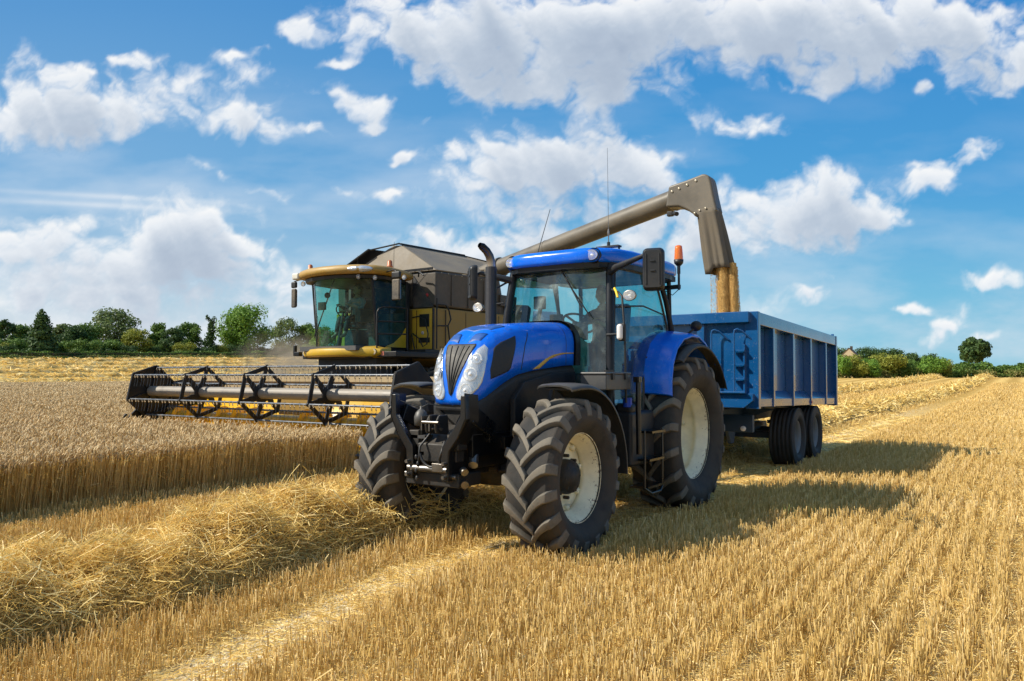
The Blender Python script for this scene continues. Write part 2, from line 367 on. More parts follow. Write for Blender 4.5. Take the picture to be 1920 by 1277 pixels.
# view test: keep only what could be seen from near the camera (generous margins for a step to either side)
def inview(x,y,mg=.16):
    a=CT*x+ST*y; f=-ST*x+CT*y
    return (f>.8)&(np.abs(a)<f*(.676+mg)+3.0)
def fdist(x,y): return -ST*x+CT*y
def scatter(dens,x0,x1,y0,y1):
    k=rng.poisson(dens*(x1-x0)*(y1-y0)); return rng.uniform(x0,x1,k),rng.uniform(y0,y1,k)
def in_wheat(x,y):
    e=-9.5+.10*np.sin(y*.9)+.06*np.sin(y*2.3)
    return (x<e)&(x>-106+2*np.sin(y*.05))&((y<9.35)|((x<-17.9)&(y<75)))
SW=[(-5.60,-20,172,1.40,.43),(-13.2,21,160,1.6,.45)]
def swath_h(x,y):
    """height of the straw swaths above the ground"""
    z=np.zeros_like(x)
    for (x0,ya,yb,w,h) in SW:
        c=swx(y,x0); d=(x-c)/(w*.5*(1+.16*np.sin(y*.9+x0)+.07*np.sin(y*2.3)))
        s=np.clip(1-d*d,0,1)**.58
        s=s*h*(1+.08*np.sin(y*1.3+2)+.10*np.sin(y*3.1+x*2)+.13*np.sin(y*6.3-x*5)+.10*np.sin(y*11+x*9))*sstep(y,ya-1,ya+1)*sstep(-y,-yb,-yb+4)
        if x0>-9: s=s*(1+.16*np.exp(-((y-5.0)/.8)**2))
        z=np.maximum(z,s)
    return z
TRACKS=[(-4.2,.24,.06),(-9.0,.12,.7)]
def stalks(x,y,h,w,lean=.12,z0=None,nseg=1,base=-.02):
    """three-sided upright straws; returns verts, quads, per-vertex tip flag"""
    N=len(x); z=hgt(x,y) if z0 is None else z0; t=rng.uniform(0,2*PI,N); lx=rng.normal(0,1,N)*lean*h; ly=rng.normal(0,1,N)*lean*h
    V=np.zeros((N,6,3)); 
    for k in range(3):
        a=t+k*2*PI/3; cx,cy=np.cos(a)*w*.6,np.sin(a)*w*.6
        V[:,k]=np.stack([x+cx,y+cy,z+base],-1); V[:,3+k]=np.stack([x+lx+cx,y+ly+cy,z+h+rng.uniform(-.004,.004,N)],-1)
    b=(np.arange(N)*6)[:,None]
    F=np.concatenate([b+np.array([k,(k+1)%3,3+(k+1)%3,3+k]) for k in range(3)]+[b+np.array([3,4,5,5])],0)
    return V.reshape(-1,3),F
def merge(parts):
    V=[];F=[];A=[];o=0
    for v,f,a in parts: V.append(v);F.append(f+o);A.append(a);o+=len(v)
    return np.concatenate(V),np.concatenate(F),np.concatenate(A)
# ---- stubble, standing in drill rows
ROW=.175
def stubble(d0,d1,dens,wmul,hm=1.0):
    xs,ys=scatter(dens,-45 if d1<80 else -150,10 if d1<40 else 50,-4 if d1<14 else 0,min(d1*1.25,150))
    f=fdist(xs,ys); k=inview(xs,ys)&(f>d0)&(f<=d1)&~in_wheat(xs,ys); xs,ys=xs[k],ys[k]
    k=np.round(xs/ROW)*ROW; xs=k+rng.normal(0,.024,len(xs))+.02*np.sin(ys*.8+k*7)
    # clumpy gaps
    den=.5+.5*wav(xs*1.0,ys*.5,.55,5)+.35*wav(xs,ys,1.7,6); keep=rng.uniform(0,1,len(xs))<np.clip(.64+den*.8,.10,1)
    for (c,w,p) in TRACKS:
        e=np.abs(xs-c-.22*np.maximum(4.6-ys,0)*(c>-6)-.12*wav(xs*0,ys,3,9))<w+rng.normal(0,.06,len(xs)); keep&=~(e&(rng.uniform(0,1,len(xs))>p))
    keep&=swath_h(xs,ys)<.22
    xs,ys=xs[keep],ys[keep]; N=len(xs)
    h=np.clip(rng.normal(.125,.026,N),.04,.22)*hm*(1+.16*wav(xs,ys,2.2,11))
    for (c,w,p) in TRACKS: h*=np.where(np.abs(xs-c-.22*np.maximum(4.6-ys,0)*(c>-6))<w+.12,.65,1)
    # flattened under the machines' wheels
    for (wx,wy,wl) in ((-3.62,6.2,.5),(-5.34,6.2,.5),(-3.62,9.14,.7),(-5.34,9.14,.7),(-3.75,14.4,.6),(-3.75,15.8,.6)):
        kx=(np.abs(xs-wx)<.36)&(np.abs(ys-wy)<wl*.55); h=np.where(kx,.03,h)
        kx=(np.abs(xs-wx)<.30)&(ys>wy); h=np.where(kx,h*.45,h)
    v,fc=stalks(xs,ys,h,.0046*wmul*rng.uniform(.7,1.45,N),np.where(rng.uniform(0,1,N)<.07,.55,.13))
    rn=np.clip(rng.beta(2,2,N)+.15*wav(xs,ys,3,21),0,1)
    return v,fc,np.repeat(rn,6),np.tile([0,0,0,1,1,1],N)
P_=[stubble(0,8,1300,.9),stubble(8,14,800,1.15),stubble(14,25,360,1.6),stubble(25,45,120,2.8,1.05),stubble(45,100,22,6.5,1.1)]
V,F,A=merge([p[:3] for p in P_]); T=np.concatenate([p[3] for p in P_])
o=np_mesh('stubble',V,F,M_STUB,attrs={'rnd':A,'tip':T}); tag(o,'cut golden wheat stubble standing in rows across the field','stubble',kind='stuff')
# ---- strands of loose straw
def strands(x,y,z,L,w,pitch=.25,curl=.35,az=None,sag=.4):
    N=len(x); az=rng.uniform(0,2*PI,N) if az is None else az; p=rng.normal(0,pitch,N); S=4
    V=np.zeros((N,S*2,3)); px=x-np.cos(az)*L*.5;py=y-np.sin(az)*L*.5;pz=z-np.sin(p)*L*.3; da=rng.normal(0,curl,N); dp=rng.normal(-sag,.35,N)*.6
    fl=rng.uniform(0,PI,N)
    for i in range(S):
        a=az+da*(i-1.5)/2; pp=p+dp*(i-1)/2; t=fl
        sx,sy,sz=-np.sin(a)*np.cos(t)*w*.5,np.cos(a)*np.cos(t)*w*.5,np.sin(t)*w*.5
        V[:,i*2]=np.stack([px-sx,py-sy,pz-sz],-1); V[:,i*2+1]=np.stack([px+sx,py+sy,pz+sz],-1)
        px=px+np.cos(a)*np.cos(pp)*L/(S-1);py=py+np.sin(a)*np.cos(pp)*L/(S-1);pz=pz+np.sin(pp)*L/(S-1)
    b=(np.arange(N)*S*2)[:,None]
    F=np.concatenate([b+np.array([2*i,2*i+1,2*i+3,2*i+2]) for i in range(S-1)],0)
    return V.reshape(-1,3),F,S*2
# litter on the ground between the rows
def litter(d0,d1,dens,L,w):
    xs,ys=scatter(dens,-10,9 if d1<15 else 22,-4,d1*1.25); f=fdist(xs,ys); k=inview(xs,ys)&(f>d0)&(f<=d1)&~in_wheat(xs,ys); xs,ys=xs[k],ys[k]; N=len(xs)
    v,f,m_=strands(xs,ys,hgt(xs,ys)+rng.uniform(.004,.035,N),rng.uniform(.4,1.6,N)**1.5*L,w*rng.uniform(.6,1.4,N),.12,.3,sag=0)
    v[:,2]=np.maximum(v[:,2],hgt(v[:,0],v[:,1])+.003)
    return v,f,np.repeat(rng.beta(2.5,1.6,N),m_)
V,F,A=merge([litter(0,8,2200,.075,.0042),litter(8,16,900,.10,.007),litter(16,30,90,.2,.016)])
tag(np_mesh('straw_litter',V,F,M_STRAW,attrs={'rnd':A}),'short pale bits of straw lying between the stubble rows','straw litter',kind='stuff')
# ---- swaths
m,n,b=mat('straw_heap'); o=n.obj(); a_=n.noise(n.vm('MULTIPLY',o,(1,1,1.5)),42,5,.7,1.2)
n.L.new(n.ramp(a_,[(.3,(.08,.045,.01)),(.5,(.42,.26,.06)),(.7,(.76,.53,.17))]),b.inputs['Base Color']); b.inputs['Roughness'].default_value=.9
n.L.new(n.bump(a_,.03),b.inputs['Normal']); M_HEAP=m
def swath_obj(k,label,ya,yb,dy,sets):
    x0,_,_,w,h=SW[k]; ys=np.concatenate([np.arange(ya,min(yb,30),dy),np.geomspace(30.3,yb,90)]) if yb>30 else np.arange(ya,yb,dy)
    us=np.linspace(-1,1,27); U,Y=np.meshgrid(us,ys); X=swx(Y,x0)+U*w*.62; Z=hgt(X,Y)+np.maximum(swath_h(X,Y)-.07,-.05)+.02*wav(X*1,Y,.4,8)
    nx,ny=len(us),len(ys); i=np.arange((ny-1)*(nx-1)); a=(i//(nx-1))*nx+i%(nx-1); F=np.stack([a,a+1,a+nx+1,a+nx],1)
    parts=[]
    for (d0,d1,dens,L,wd) in sets:
        n_=rng.poisson(dens*w*1.25*(yb-ya)*min(1,(d1*1.35)/(yb-ya))); yy=rng.uniform(ya,min(yb,d1*1.35),n_); xx=swx(yy,x0)+rng.normal(0,.31,n_)*w
        f=fdist(xx,yy); k_=(f>d0)&(f<=d1)&inview(xx,yy)&(np.abs(xx-swx(yy,x0))<w*.72); xx,yy=xx[k_],yy[k_]; N=len(xx)
        top=swath_h(xx,yy); zz=hgt(xx,yy)+top-np.abs(rng.normal(0,.06,N))+.02+.05*wav(xx*1.0,yy,.33,77)
        zz=np.maximum(zz,hgt(xx,yy)+.01)
        v,f,m_=strands(xx,yy,zz,L*rng.uniform(.3,1.4,N),wd*rng.uniform(.45,1.5,N),.50,.75,sag=.35)
        parts.append((v,f,np.repeat(rng.beta(2,2,N),m_)))
    o=tag(empty('straw_swath',(x0,(ya+min(yb,30))/2,0)),label,'straw swath','swaths of cut straw',kind='stuff')
    l=o.location
    V0=np.stack([X,Y,Z],-1).reshape(-1,3); q_=np_mesh('straw_bed',V0-np.array(l),F,M_HEAP,smooth=True,parent=o)
    v,f,a=merge(parts); np_mesh('loose_straw',v-np.array(l),f,M_STRAW,attrs={'rnd':a},parent=o)
swath_obj(0,'long heaped swath of loose straw running under the blue tractor',-6,172,.12,[(0,7,4600,.25,.0050),(7,12,3100,.27,.0070),(12,22,700,.36,.012),(22,60,150,.5,.03),(60,170,25,.9,.08)])
swath_obj(1,'straw swath left on the field behind the combine harvester',21,160,.4,[(20,45,260,.45,.02),(45,160,50,.8,.06)])
# distant ridges of straw on the rising field at the left
parts=[];bed=[]
for k,x0 in enumerate(np.arange(-112,-186,-8.5)):
    y_=np.arange(20,190,1.5); us=np.linspace(-1,1,7); U,Y=np.meshgrid(us,y_); X=x0+U*1.2+.5*np.sin(Y*.12+k); 
    Z=hgt(X,Y)+.55*np.clip(1-U*U,0,1)*(1+.35*np.sin(Y*.9+k)+.3*np.sin(Y*2.1))-.05
    nx,ny=7,len(y_); i=np.arange((ny-1)*(nx-1)); a=(i//(nx-1))*nx+i%(nx-1); bed.append((np.stack([X,Y,Z],-1).reshape(-1,3),np.stack([a,a+1,a+nx+1,a+nx],1),rng.uniform(0,1,nx*ny)))
    N=2600; yy=rng.uniform(20,190,N); xx=x0+.5*np.sin(yy*.12+k)+rng.normal(0,.6,N); zz=hgt(xx,yy)+rng.uniform(.05,.62,N)
    v,f,m_=strands(xx,yy,zz,rng.uniform(.5,1.5,N),rng.uniform(.06,.16,N),.3,.4); parts.append((v,f,np.repeat(rng.beta(2,2,N),m_)))
v,f,a=merge(bed+parts)
tag(np_mesh('straw_rows',v,f,M_STRAW,attrs={'rnd':a}),'distant low rows of straw on the rising field before the trees','straw rows',kind='stuff')
# ---- standing wheat
def wheat(d0,d1,dens,sc,y1=76):
    xs,ys=scatter(dens,-min(106,d1*1.3+4),-9.2,-6 if d1<30 else -4,min(y1,d1*1.15)); f=fdist(xs,ys); k=inview(xs,ys)&(f>d0)&(f<=d1)&in_wheat(xs,ys); xs,ys=xs[k],ys[k]; return xs,ys
def wheat_parts(d0,d1,dens,wm,edge=1):
    xs,ys=wheat(d0,d1,dens,wm)
    if edge:   # thicker along the cut face, where the stalks themselves show
        ex,ey=scatter(dens*2.2,-10.3,-9.2,-5,10); k=in_wheat(ex,ey)&(fdist(ex,ey)>d0)&(fdist(ex,ey)<=d1)&inview(ex,ey); xs=np.concatenate([xs,ex[k]]);ys=np.concatenate([ys,ey[k]])
    N=len(xs); z=hgt(xs,ys); h=np.clip(rng.normal(.605,.035,N),.45,.74)+.03*wav(xs,ys,3,31)
    az=rng.normal(1.2,1.3,N); ln=rng.uniform(.02,.12,N); tx,ty=xs+np.cos(az)*ln,ys+np.sin(az)*ln
    # stalk: ribbon pair, three-sided
    w=.0034*wm; V=np.zeros((N,6,3))
    for k in range(3):
        a=k*2*PI/3; V[:,k]=np.stack([xs+np.cos(a)*w,ys+np.sin(a)*w,z],-1); V[:,3+k]=np.stack([tx+np.cos(a)*w,ty+np.sin(a)*w,z+h],-1)
    b=(np.arange(N)*6)[:,None]; F=np.concatenate([b+np.array([k,(k+1)%3,3+(k+1)%3,3+k]) for k in range(3)],0)
    rn=np.clip(rng.beta(2,2,N)+.2*wav(xs,ys,1.5,33),0,1); S=(V.reshape(-1,3),F,np.repeat(rn,6))
    # ear: bent spindle, four rings of four
    L=.092*(1+.3*(wm-1)/2)*rng.uniform(.8,1.25,N); r=.0084*wm; bend=rng.uniform(.3,2.3,N); ps=[];cx,cy,cz=tx,ty,z+h; rad=[.35,1,1,.25]
    V=np.zeros((N,16,3))
    for i in range(4):
        a=bend*(i/3)
        for k in range(4):
            t=k*PI/2+.4; ux,uy=np.cos(az),np.sin(az)
            ox=np.cos(t)*r*rad[i]; oz=np.sin(t)*r*rad[i]
            V[:,i*4+k]=np.stack([cx-uy*ox+ux*np.cos(a)*oz,cy+ux*ox+uy*np.cos(a)*oz,cz-np.sin(a)*oz],-1)
        st=L/3; cx=cx+np.cos(az)*np.sin(a)*st; cy=cy+np.sin(az)*np.sin(a)*st; cz=cz+np.cos(a)*st
    b=(np.arange(N)*16)[:,None]
    F=np.concatenate([b+np.array([i*4+k,i*4+(k+1)%4,i*4+4+(k+1)%4,i*4+4+k]) for i in range(3) for k in range(4)]+[b+np.array([12,13,14,15])],0)
    E_=(V.reshape(-1,3),F,np.repeat(np.clip(rng.beta(2,2,N),0,1),16))
    # leaves: dry ribbons hanging off the stalk
    k=rng.uniform(0,1,N)<.45; n2=int(k.sum())
    lf=strands(xs[k],ys[k],z[k]+h[k]*rng.uniform(.35,.95,n2),rng.uniform(.08,.2,n2),.006*wm,.5,.4,sag=.9)
    return S,E_,(lf[0],lf[1],np.repeat(rng.beta(2,2,n2),lf[2]))
Q=[wheat_parts(0,13,430,1.0),wheat_parts(13,20,260,1.35),wheat_parts(20,36,90,2.0,0),wheat_parts(36,62,26,3.4,0),wheat_parts(62,130,9,5.5,0)]
wt=tag(empty('standing_wheat',(-14,4,0)),'uncut ripe wheat with bowed ears in front of the harvester header','wheat',kind='stuff'); l=np.array(wt.location)
for nm,i,mm in(('wheat_stalks',0,M_WHEATSTALK),('wheat_ears',1,M_EAR),('wheat_leaves',2,M_STRAW)):
    v,f,a=merge([p[i] for p in Q]); np_mesh(nm,v-l,f,mm,attrs={'rnd':a},parent=wt)
# dense growth below the ears so the soil never shows through
m,n,b=mat('wheat_mass'); o=n.obj(); a_=n.noise(n.vm('MULTIPLY',o,(9,9,9)),6,6,.7)
n.L.new(n.ramp(a_,[(.3,(.13,.085,.035)),(.5,(.34,.24,.11)),(.7,(.58,.44,.25))]),b.inputs['Base Color']); b.inputs['Roughness'].default_value=.9; n.L.new(n.bump(a_,.06),b.inputs['Normal'])
def wslab(x0,x1,y0,y1,dx,dy,zt):
    xs=np.arange(x0,x1+.01,dx); ys=np.arange(y0,y1+.01,dy); X,Y=np.meshgrid(xs,ys); Z=hgt(X,Y)+zt+.03*wav(X,Y,.9,41)+rng.uniform(-.02,.02,X.shape)
    Z[0,:]=-.1;Z[-1,:]=-.1;Z[:,0]=-.1;Z[:,-1]=-.1
    nx,ny=len(xs),len(ys); i=np.arange((ny-1)*(nx-1)); a=(i//(nx-1))*nx+i%(nx-1); return np.stack([X,Y,Z],-1).reshape(-1,3),np.stack([a,a+1,a+nx+1,a+nx],1),np.zeros(nx*ny)
v,f,a=merge([wslab(-105,-10.7,-12,8.9,.5,.4,.43),wslab(-105,-18.2,8.5,74,.8,.9,.43)]); np_mesh('wheat_bed',v-l,f,m,attrs={'rnd':a},parent=wt,smooth=True)
# ================================================================ blue tractor
from mathutils.bvhtree import BVHTree
from mathutils.geometry import delaunay_2d_cdt
def interp(xs,ys,x): return float(np.interp(x,xs,ys))
def decal(poly,axis,bvh,off,step=.02,direction=1,back=0,uv0=None):
    """patch that follows a surface: 2D outline dropped along an axis onto a BVH; returns verts, faces"""
    P2=[Vector(p) for p in poly]; n=len(P2)
    xs=[p[0] for p in P2]; ys=[p[1] for p in P2]; pts=[]
    # densify the outline
    for i in range(n):
        a,b=P2[i],P2[(i+1)%n]; k=max(1,int((b-a).length/step))
        for j in range(k): pts.append(a+(b-a)*j/k)
    m=len(pts); edges=[(i,(i+1)%m) for i in range(m)]
    def inside(q):
        c=False;j=n-1
        for i in range(n):
            if (P2[i][1]>q[1])!=(P2[j][1]>q[1]) and q[0]<(P2[j][0]-P2[i][0])*(q[1]-P2[i][1])/(P2[j][1]-P2[i][1])+P2[i][0]: c=not c
            j=i
        return c
    g=[]
    for x in np.arange(min(xs)+step/2,max(xs),step):
        for y in np.arange(min(ys)+step/2,max(ys),step):
            q=Vector((x,y))
            if inside(q) and min((q-p).length for p in pts)>step*.45: g.append(q)
    V2,_,F,_,_,_=delaunay_2d_cdt(pts+g,edges,[],1,1e-5)
    out=[]
    for v in V2:
        if axis=='y': o=Vector((v[0],-9*direction,v[1])); d=Vector((0,direction,0))
        elif axis=='x': o=Vector((9*direction,v[0],v[1])); d=Vector((-direction,0,0))
        else: o=Vector((v[0],v[1],9)); d=Vector((0,0,-1))
        h=bvh.ray_cast(o,d)
        if h[0] is None: h=bvh.find_nearest(o+d*8.6)
        nn=h[1] if h[1].dot(d)<0 else -h[1]
        out.append(h[0]+nn*off)
    return out,[tuple(f) for f in F]
def wall(vs,fs,depth_dir,t):
    """give a patch a rim so that it has thickness"""
    from collections import Counter
    c=Counter()
    for f in fs:
        for i in range(len(f)): c[tuple(sorted((f[i],f[(i+1)%len(f)])))]+=1
    n=len(vs); V=list(vs)+[Vector(v)+Vector(depth_dir)*t for v in vs]; F=list(fs)
    for (a,b),k in c.items():
        if k==1: F.append((a,b,b+n,a+n))
    return V,F
TR=tag(empty('tractor',(-4.50,9.14,0)),'bright blue tractor with cream wheel rims driving beside the combine','tractor')
BLUE_C=(.0,.135,.74)
M_BLUE=paint('tractor_blue',BLUE_C,.25,coat=.35,spec=.35,speck=.22,dust=.05,dustcol=(.12,.20,.36),scale=1.7)
M_BLUED=paint('tractor_blue_mesh',(.002,.07,.30),.55,dust=.05,scale=9)
M_BLK=paint('black_plastic',(.011,.012,.014),.5,dust=.2,dustcol=(.07,.06,.045),scale=3,bump=.0015)
M_BLK2=paint('black_paint',(.004,.0045,.006),.3,coat=.15,dust=.05,dustcol=(.10,.08,.055),scale=2.5)
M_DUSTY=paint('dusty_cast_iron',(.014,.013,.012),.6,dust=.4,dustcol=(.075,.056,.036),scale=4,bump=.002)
M_GREYP=paint('grey_plastic',(.05,.052,.055),.42,dust=.35,dustcol=(.14,.12,.09),scale=3)
M_STEEL=paint('bright_steel',(.22,.21,.20),.32,metal=.9,dust=.3,scale=8)
M_CREAM=paint('cream_plastic',(.62,.60,.52),.5,dust=.1)
def glassmat(name,col,rough=.02,tint=(.55,.82,.80),alpha=.35,ref=.0,blend=.42):
    """thin tinted pane: part see-through, part mirror"""
    m,n,b=mat(name); N=n.N
    tr=n.n('ShaderNodeBsdfTransparent'); tr.inputs[0].default_value=tuple(tint)+(1,)
    gl=n.n('ShaderNodeBsdfGlossy'); gl.inputs['Roughness'].default_value=rough; gl.inputs[0].default_value=(.9,.97,1,1)
    df=n.n('ShaderNodeBsdfDiffuse'); df.inputs[0].default_value=tuple(col)+(1,)
    fr=n.n('ShaderNodeLayerWeight'); fr.inputs['Blend'].default_value=blend
    o=n.obj(); smear=n.math('ADD',n.smooth(n.noise(o,3.2,6,.65,.6),.45,.75,0,alpha),.03)
    m1=n.n('ShaderNodeMixShader'); n.L.new(smear,m1.inputs[0]); n.L.new(tr.outputs[0],m1.inputs[1]); n.L.new(df.outputs[0],m1.inputs[2])
    m2=n.n('ShaderNodeMixShader'); n.L.new(n.math('ADD',n.math('MULTIPLY',fr.outputs['Fresnel'],.9),ref,clamp=True),m2.inputs[0]); n.L.new(m1.outputs[0],m2.inputs[1]); n.L.new(gl.outputs[0],m2.inputs[2])
    n.L.new(m2.outputs[0],N['Material Output'].inputs[0]); return m
M_GLASS=glassmat('cab_glass',(.55,.68,.64),.015,(.38,.74,.74),.30,.05,.28)
# ---------------------------------------------------------------- bonnet
PL=[(0,-3.52,-2.98,1.37),(.12,-3.515,-2.96,1.37),(.20,-3.49,-2.94,1.38),(.255,-3.44,-2.91,1.40),(.29,-3.36,-2.86,1.44),(.315,-3.26,-2.80,1.50),(.335,-3.12,-2.70,1.575),(.355,-2.93,-2.55,1.65),(.372,-2.7,-2.40,1.69),(.388,-2.4,-2.2,1.72),(.40,-2.2,-2.1,1.74),(.405,-2.08,-2.0,1.75),(.41,-1.97,-1.93,1.755),(.41,-1.88,-1.86,1.755)]
ZS=([-3.0,-2.8,-2.5,-2.1,-1.7,-1.3],[2.115,2.15,2.19,2.225,2.25,2.265])
def hood_pt(u,v):
    k=min(int(u),len(PL)-2); t=u-k; a=[PL[k][i]*(1-t)+PL[k+1][i]*t for i in range(4)]
    x,y,ys,zl=a; zs=interp(ZS[0],ZS[1],ys); ph=v*PI/2
    e=1.0-.5*min(1,u/6.5); hz=(1-max(0,math.cos(ph))**e); vt=math.sin(ph)**e if v>0 else 0
    tuck=.035*math.sin(min(1,v*1.6)*PI)*min(1,u/6)    # slight outward swell of the flanks
    return Vector((x*(1-hz)+tuck*(x/.42)*(1-hz)*.5,y+(ys-y)*hz,zl+(zs-zl)*vt))
def hood_mesh(off=0,nu=66,nv=26):
    vs=[];fs=[]; U=len(PL)-1
    for i in range(-nu,nu+1):
        for j in range(nv+1):
            p=hood_pt(abs(i)/nu*U,j/nv); vs.append(Vector((p.x*(1 if i>=0 else -1),p.y,p.z)))
    m=nv+1
    for i in range(2*nu):
        for j in range(nv): fs.append((i*m+j,(i+1)*m+j,(i+1)*m+j+1,i*m+j+1))
    return vs,fs
hv,hf=hood_mesh(); HOOD=BVHTree.FromPolygons(hv,hf)
bn=MB(); bn.add(hv,hf,True); bonnet=bn.build('bonnet',M_BLUE,TR,weld=True,solid=.018,offset=-1)
def sweep_decal(name,poly,axis,off,m_,parent,step=.02,direction=1,t=.012,mirror=False,smooth=True):
    vs,fs=decal(poly,axis,HOOD,off,step,direction)
    dd={'y':(0,direction,0),'x':(-direction,0,0),'z':(0,0,-1)}[axis]
    vs,fs=wall(vs,fs,dd,t); b_=MB(); b_.add(vs,fs,smooth); o=b_.build(name,m_,parent,angle=40)
    return o
# V grille with pleats
m,n,b=mat('grille_mesh'); o=n.obj(); x=n.sep(o)[0]
pl=n.math('FRACT',n.math('MULTIPLY',n.math('DIVIDE',x,n.math('ADD',n.math('MULTIPLY',n.math('SUBTRACT',n.sep(o)[2],1.43),1.0),.06)),2.1))
vor=n.n('ShaderNodeTexVoronoi'); vor.inputs['Scale'].default_value=140; n.L.new(o,vor.inputs['Vector'])
c=n.mix(n.smooth(pl,.0,.16),(.004,.004,.004),(.028,.026,.024)); c=n.mix(n.math('MULTIPLY',n.smooth(vor.outputs['Distance'],.3,.6),.5),c,(.015,.015,.015)); c=n.mix(n.smooth(n.noise(o,11,4),.5,.75),c,(.09,.08,.065))
n.L.new(c,b.inputs['Base Color']); b.inputs['Roughness'].default_value=.6; n.L.new(n.bump(pl,.02),b.inputs['Normal']); M_GRILLE=m
gp=[(0,1.945),(.165,1.945),(.172,1.925),(.105,1.72),(.055,1.59),(.022,1.475),(0,1.452),(-.022,1.475),(-.055,1.59),(-.105,1.72),(-.172,1.925),(-.165,1.945)]
def grow(poly,d):
    cx=sum(p[0] for p in poly)/len(poly); cy=sum(p[1] for p in poly)/len(poly); out=[]
    n_=len(poly)
    ar=sum(poly[i][0]*poly[(i+1)%n_][1]-poly[(i+1)%n_][0]*poly[i][1] for i in range(n_)); sg=1 if ar>0 else -1
    for i in range(n_):
        a=Vector(poly[i-1]);b_=Vector(poly[i]);c_=Vector(poly[(i+1)%n_]); u=(b_-a).normalized();w_=(c_-b_).normalized()
        nn=(Vector((u.y,-u.x))+Vector((w_.y,-w_.x)));nn=nn.normalized() if nn.length>1e-6 else Vector((u.y,-u.x)); out.append(tuple(b_+nn*sg*d))
    return out
grille=sweep_decal('grille',gp,'y',.006,M_GRILLE,TR,.018)
sb=MB()
for k in (-2,-.7,.7,2):
    pts=[]
    for i in range(12):
        z=1.93-.47*i/11; hw=.16*max(0,(z-1.44)/.5)**1.15; xx=k/3.0*hw
        h=HOOD.ray_cast(Vector((xx,-9,z)),Vector((0,1,0)))
        if h[0]: pts.append(h[0]+Vector((0,-.012,0)))
    if len(pts)>3: sb.tube(pts,[.0045]*(len(pts)-1)+[.002],5)
sb.build('pleat',M_BLK,grille)
# headlights
m,n,b=mat('headlight_shell'); o=n.obj(); v=n.n('ShaderNodeTexVoronoi',feature='F1'); v.inputs['Scale'].default_value=9; n.L.new(o,v.inputs['Vector']); w_=n.n('ShaderNodeTexWave'); w_.inputs['Scale'].default_value=26; w_.inputs['Distortion'].default_value=3; n.L.new(o,w_.inputs['Vector'])
n.L.new(n.mix(n.smooth(v.outputs['Distance'],.1,.5),(.90,.90,.89),(.52,.56,.60)),b.inputs['Base Color']); b.inputs['Metallic'].default_value=.6; b.inputs['Roughness'].default_value=.22; b.inputs['Coat Weight'].default_value=1
n.L.new(n.bump(n.math('ADD',v.outputs['Distance'],n.math('MULTIPLY',w_.outputs['Fac'],.12)),.008),b.inputs['Normal']); M_HLSHELL=m
m,n,b=mat('reflector'); o=n.obj(); x_=n.sep(o); ang=n.math('ARCTAN2',x_[2],x_[0]); fa=n.math('SINE',n.math('MULTIPLY',ang,14))
n.L.new(n.mix(n.smooth(fa,-.3,.6),(.50,.52,.55),(.96,.95,.93)),b.inputs['Base Color']); b.inputs['Metallic'].default_value=.9; b.inputs['Roughness'].default_value=.16; n.L.new(n.bump(fa,.006),b.inputs['Normal']); M_REFL=m
m,n,b=mat('lens'); b.inputs['Base Color'].default_value=(.92,.94,.96,1); b.inputs['Roughness'].default_value=.05; b.inputs['Transmission Weight'].default_value=.0; b.inputs['Alpha'].default_value=.26; b.inputs['Coat Weight'].default_value=1; M_LENS=m
m,n,b=mat('bulb'); b.inputs['Base Color'].default_value=(.95,.95,.92,1); b.inputs['Roughness'].default_value=.1; b.inputs['Metallic'].default_value=.3; M_BULB=m
hp=[(.235,1.935),(.268,1.90),(.282,1.80),(.28,1.68),(.272,1.58),(.255,1.52),(.213,1.46),(.155,1.418),(.10,1.412),(.078,1.435),(.073,1.49),(.10,1.573),(.135,1.689),(.170,1.80),(.205,1.89)]
def lamp_at(x,z,r,parent,name='lamp',style=0):
    h=HOOD.ray_cast(Vector((x,-9,z)),Vector((0,1,0))); nn=h[1] if h[1].y<0 else -h[1]; p=h[0]+nn*.006
    q_=nn.to_track_quat('-Y','Z').to_matrix().to_4x4()
    b_=MB(); b_.T=Matrix.Translation(p)@q_
    b_.lathe([(.006,r*1.03),(-.003,r*1.01),(-.004,r*.97),(.0,r*.93)],axis='y',n=28); b_.cur=1
    b_.lathe([(-.008,r*.93),(.002,r*.80),(.010,r*.5),(.014,r*.25),(.014,.001)],axis='y',n=28); b_.cur=2
    b_.ball((0,-.006,0),r*.34,10,6)
    return b_.build(name,[M_REFL,M_REFL,M_BULB],parent)
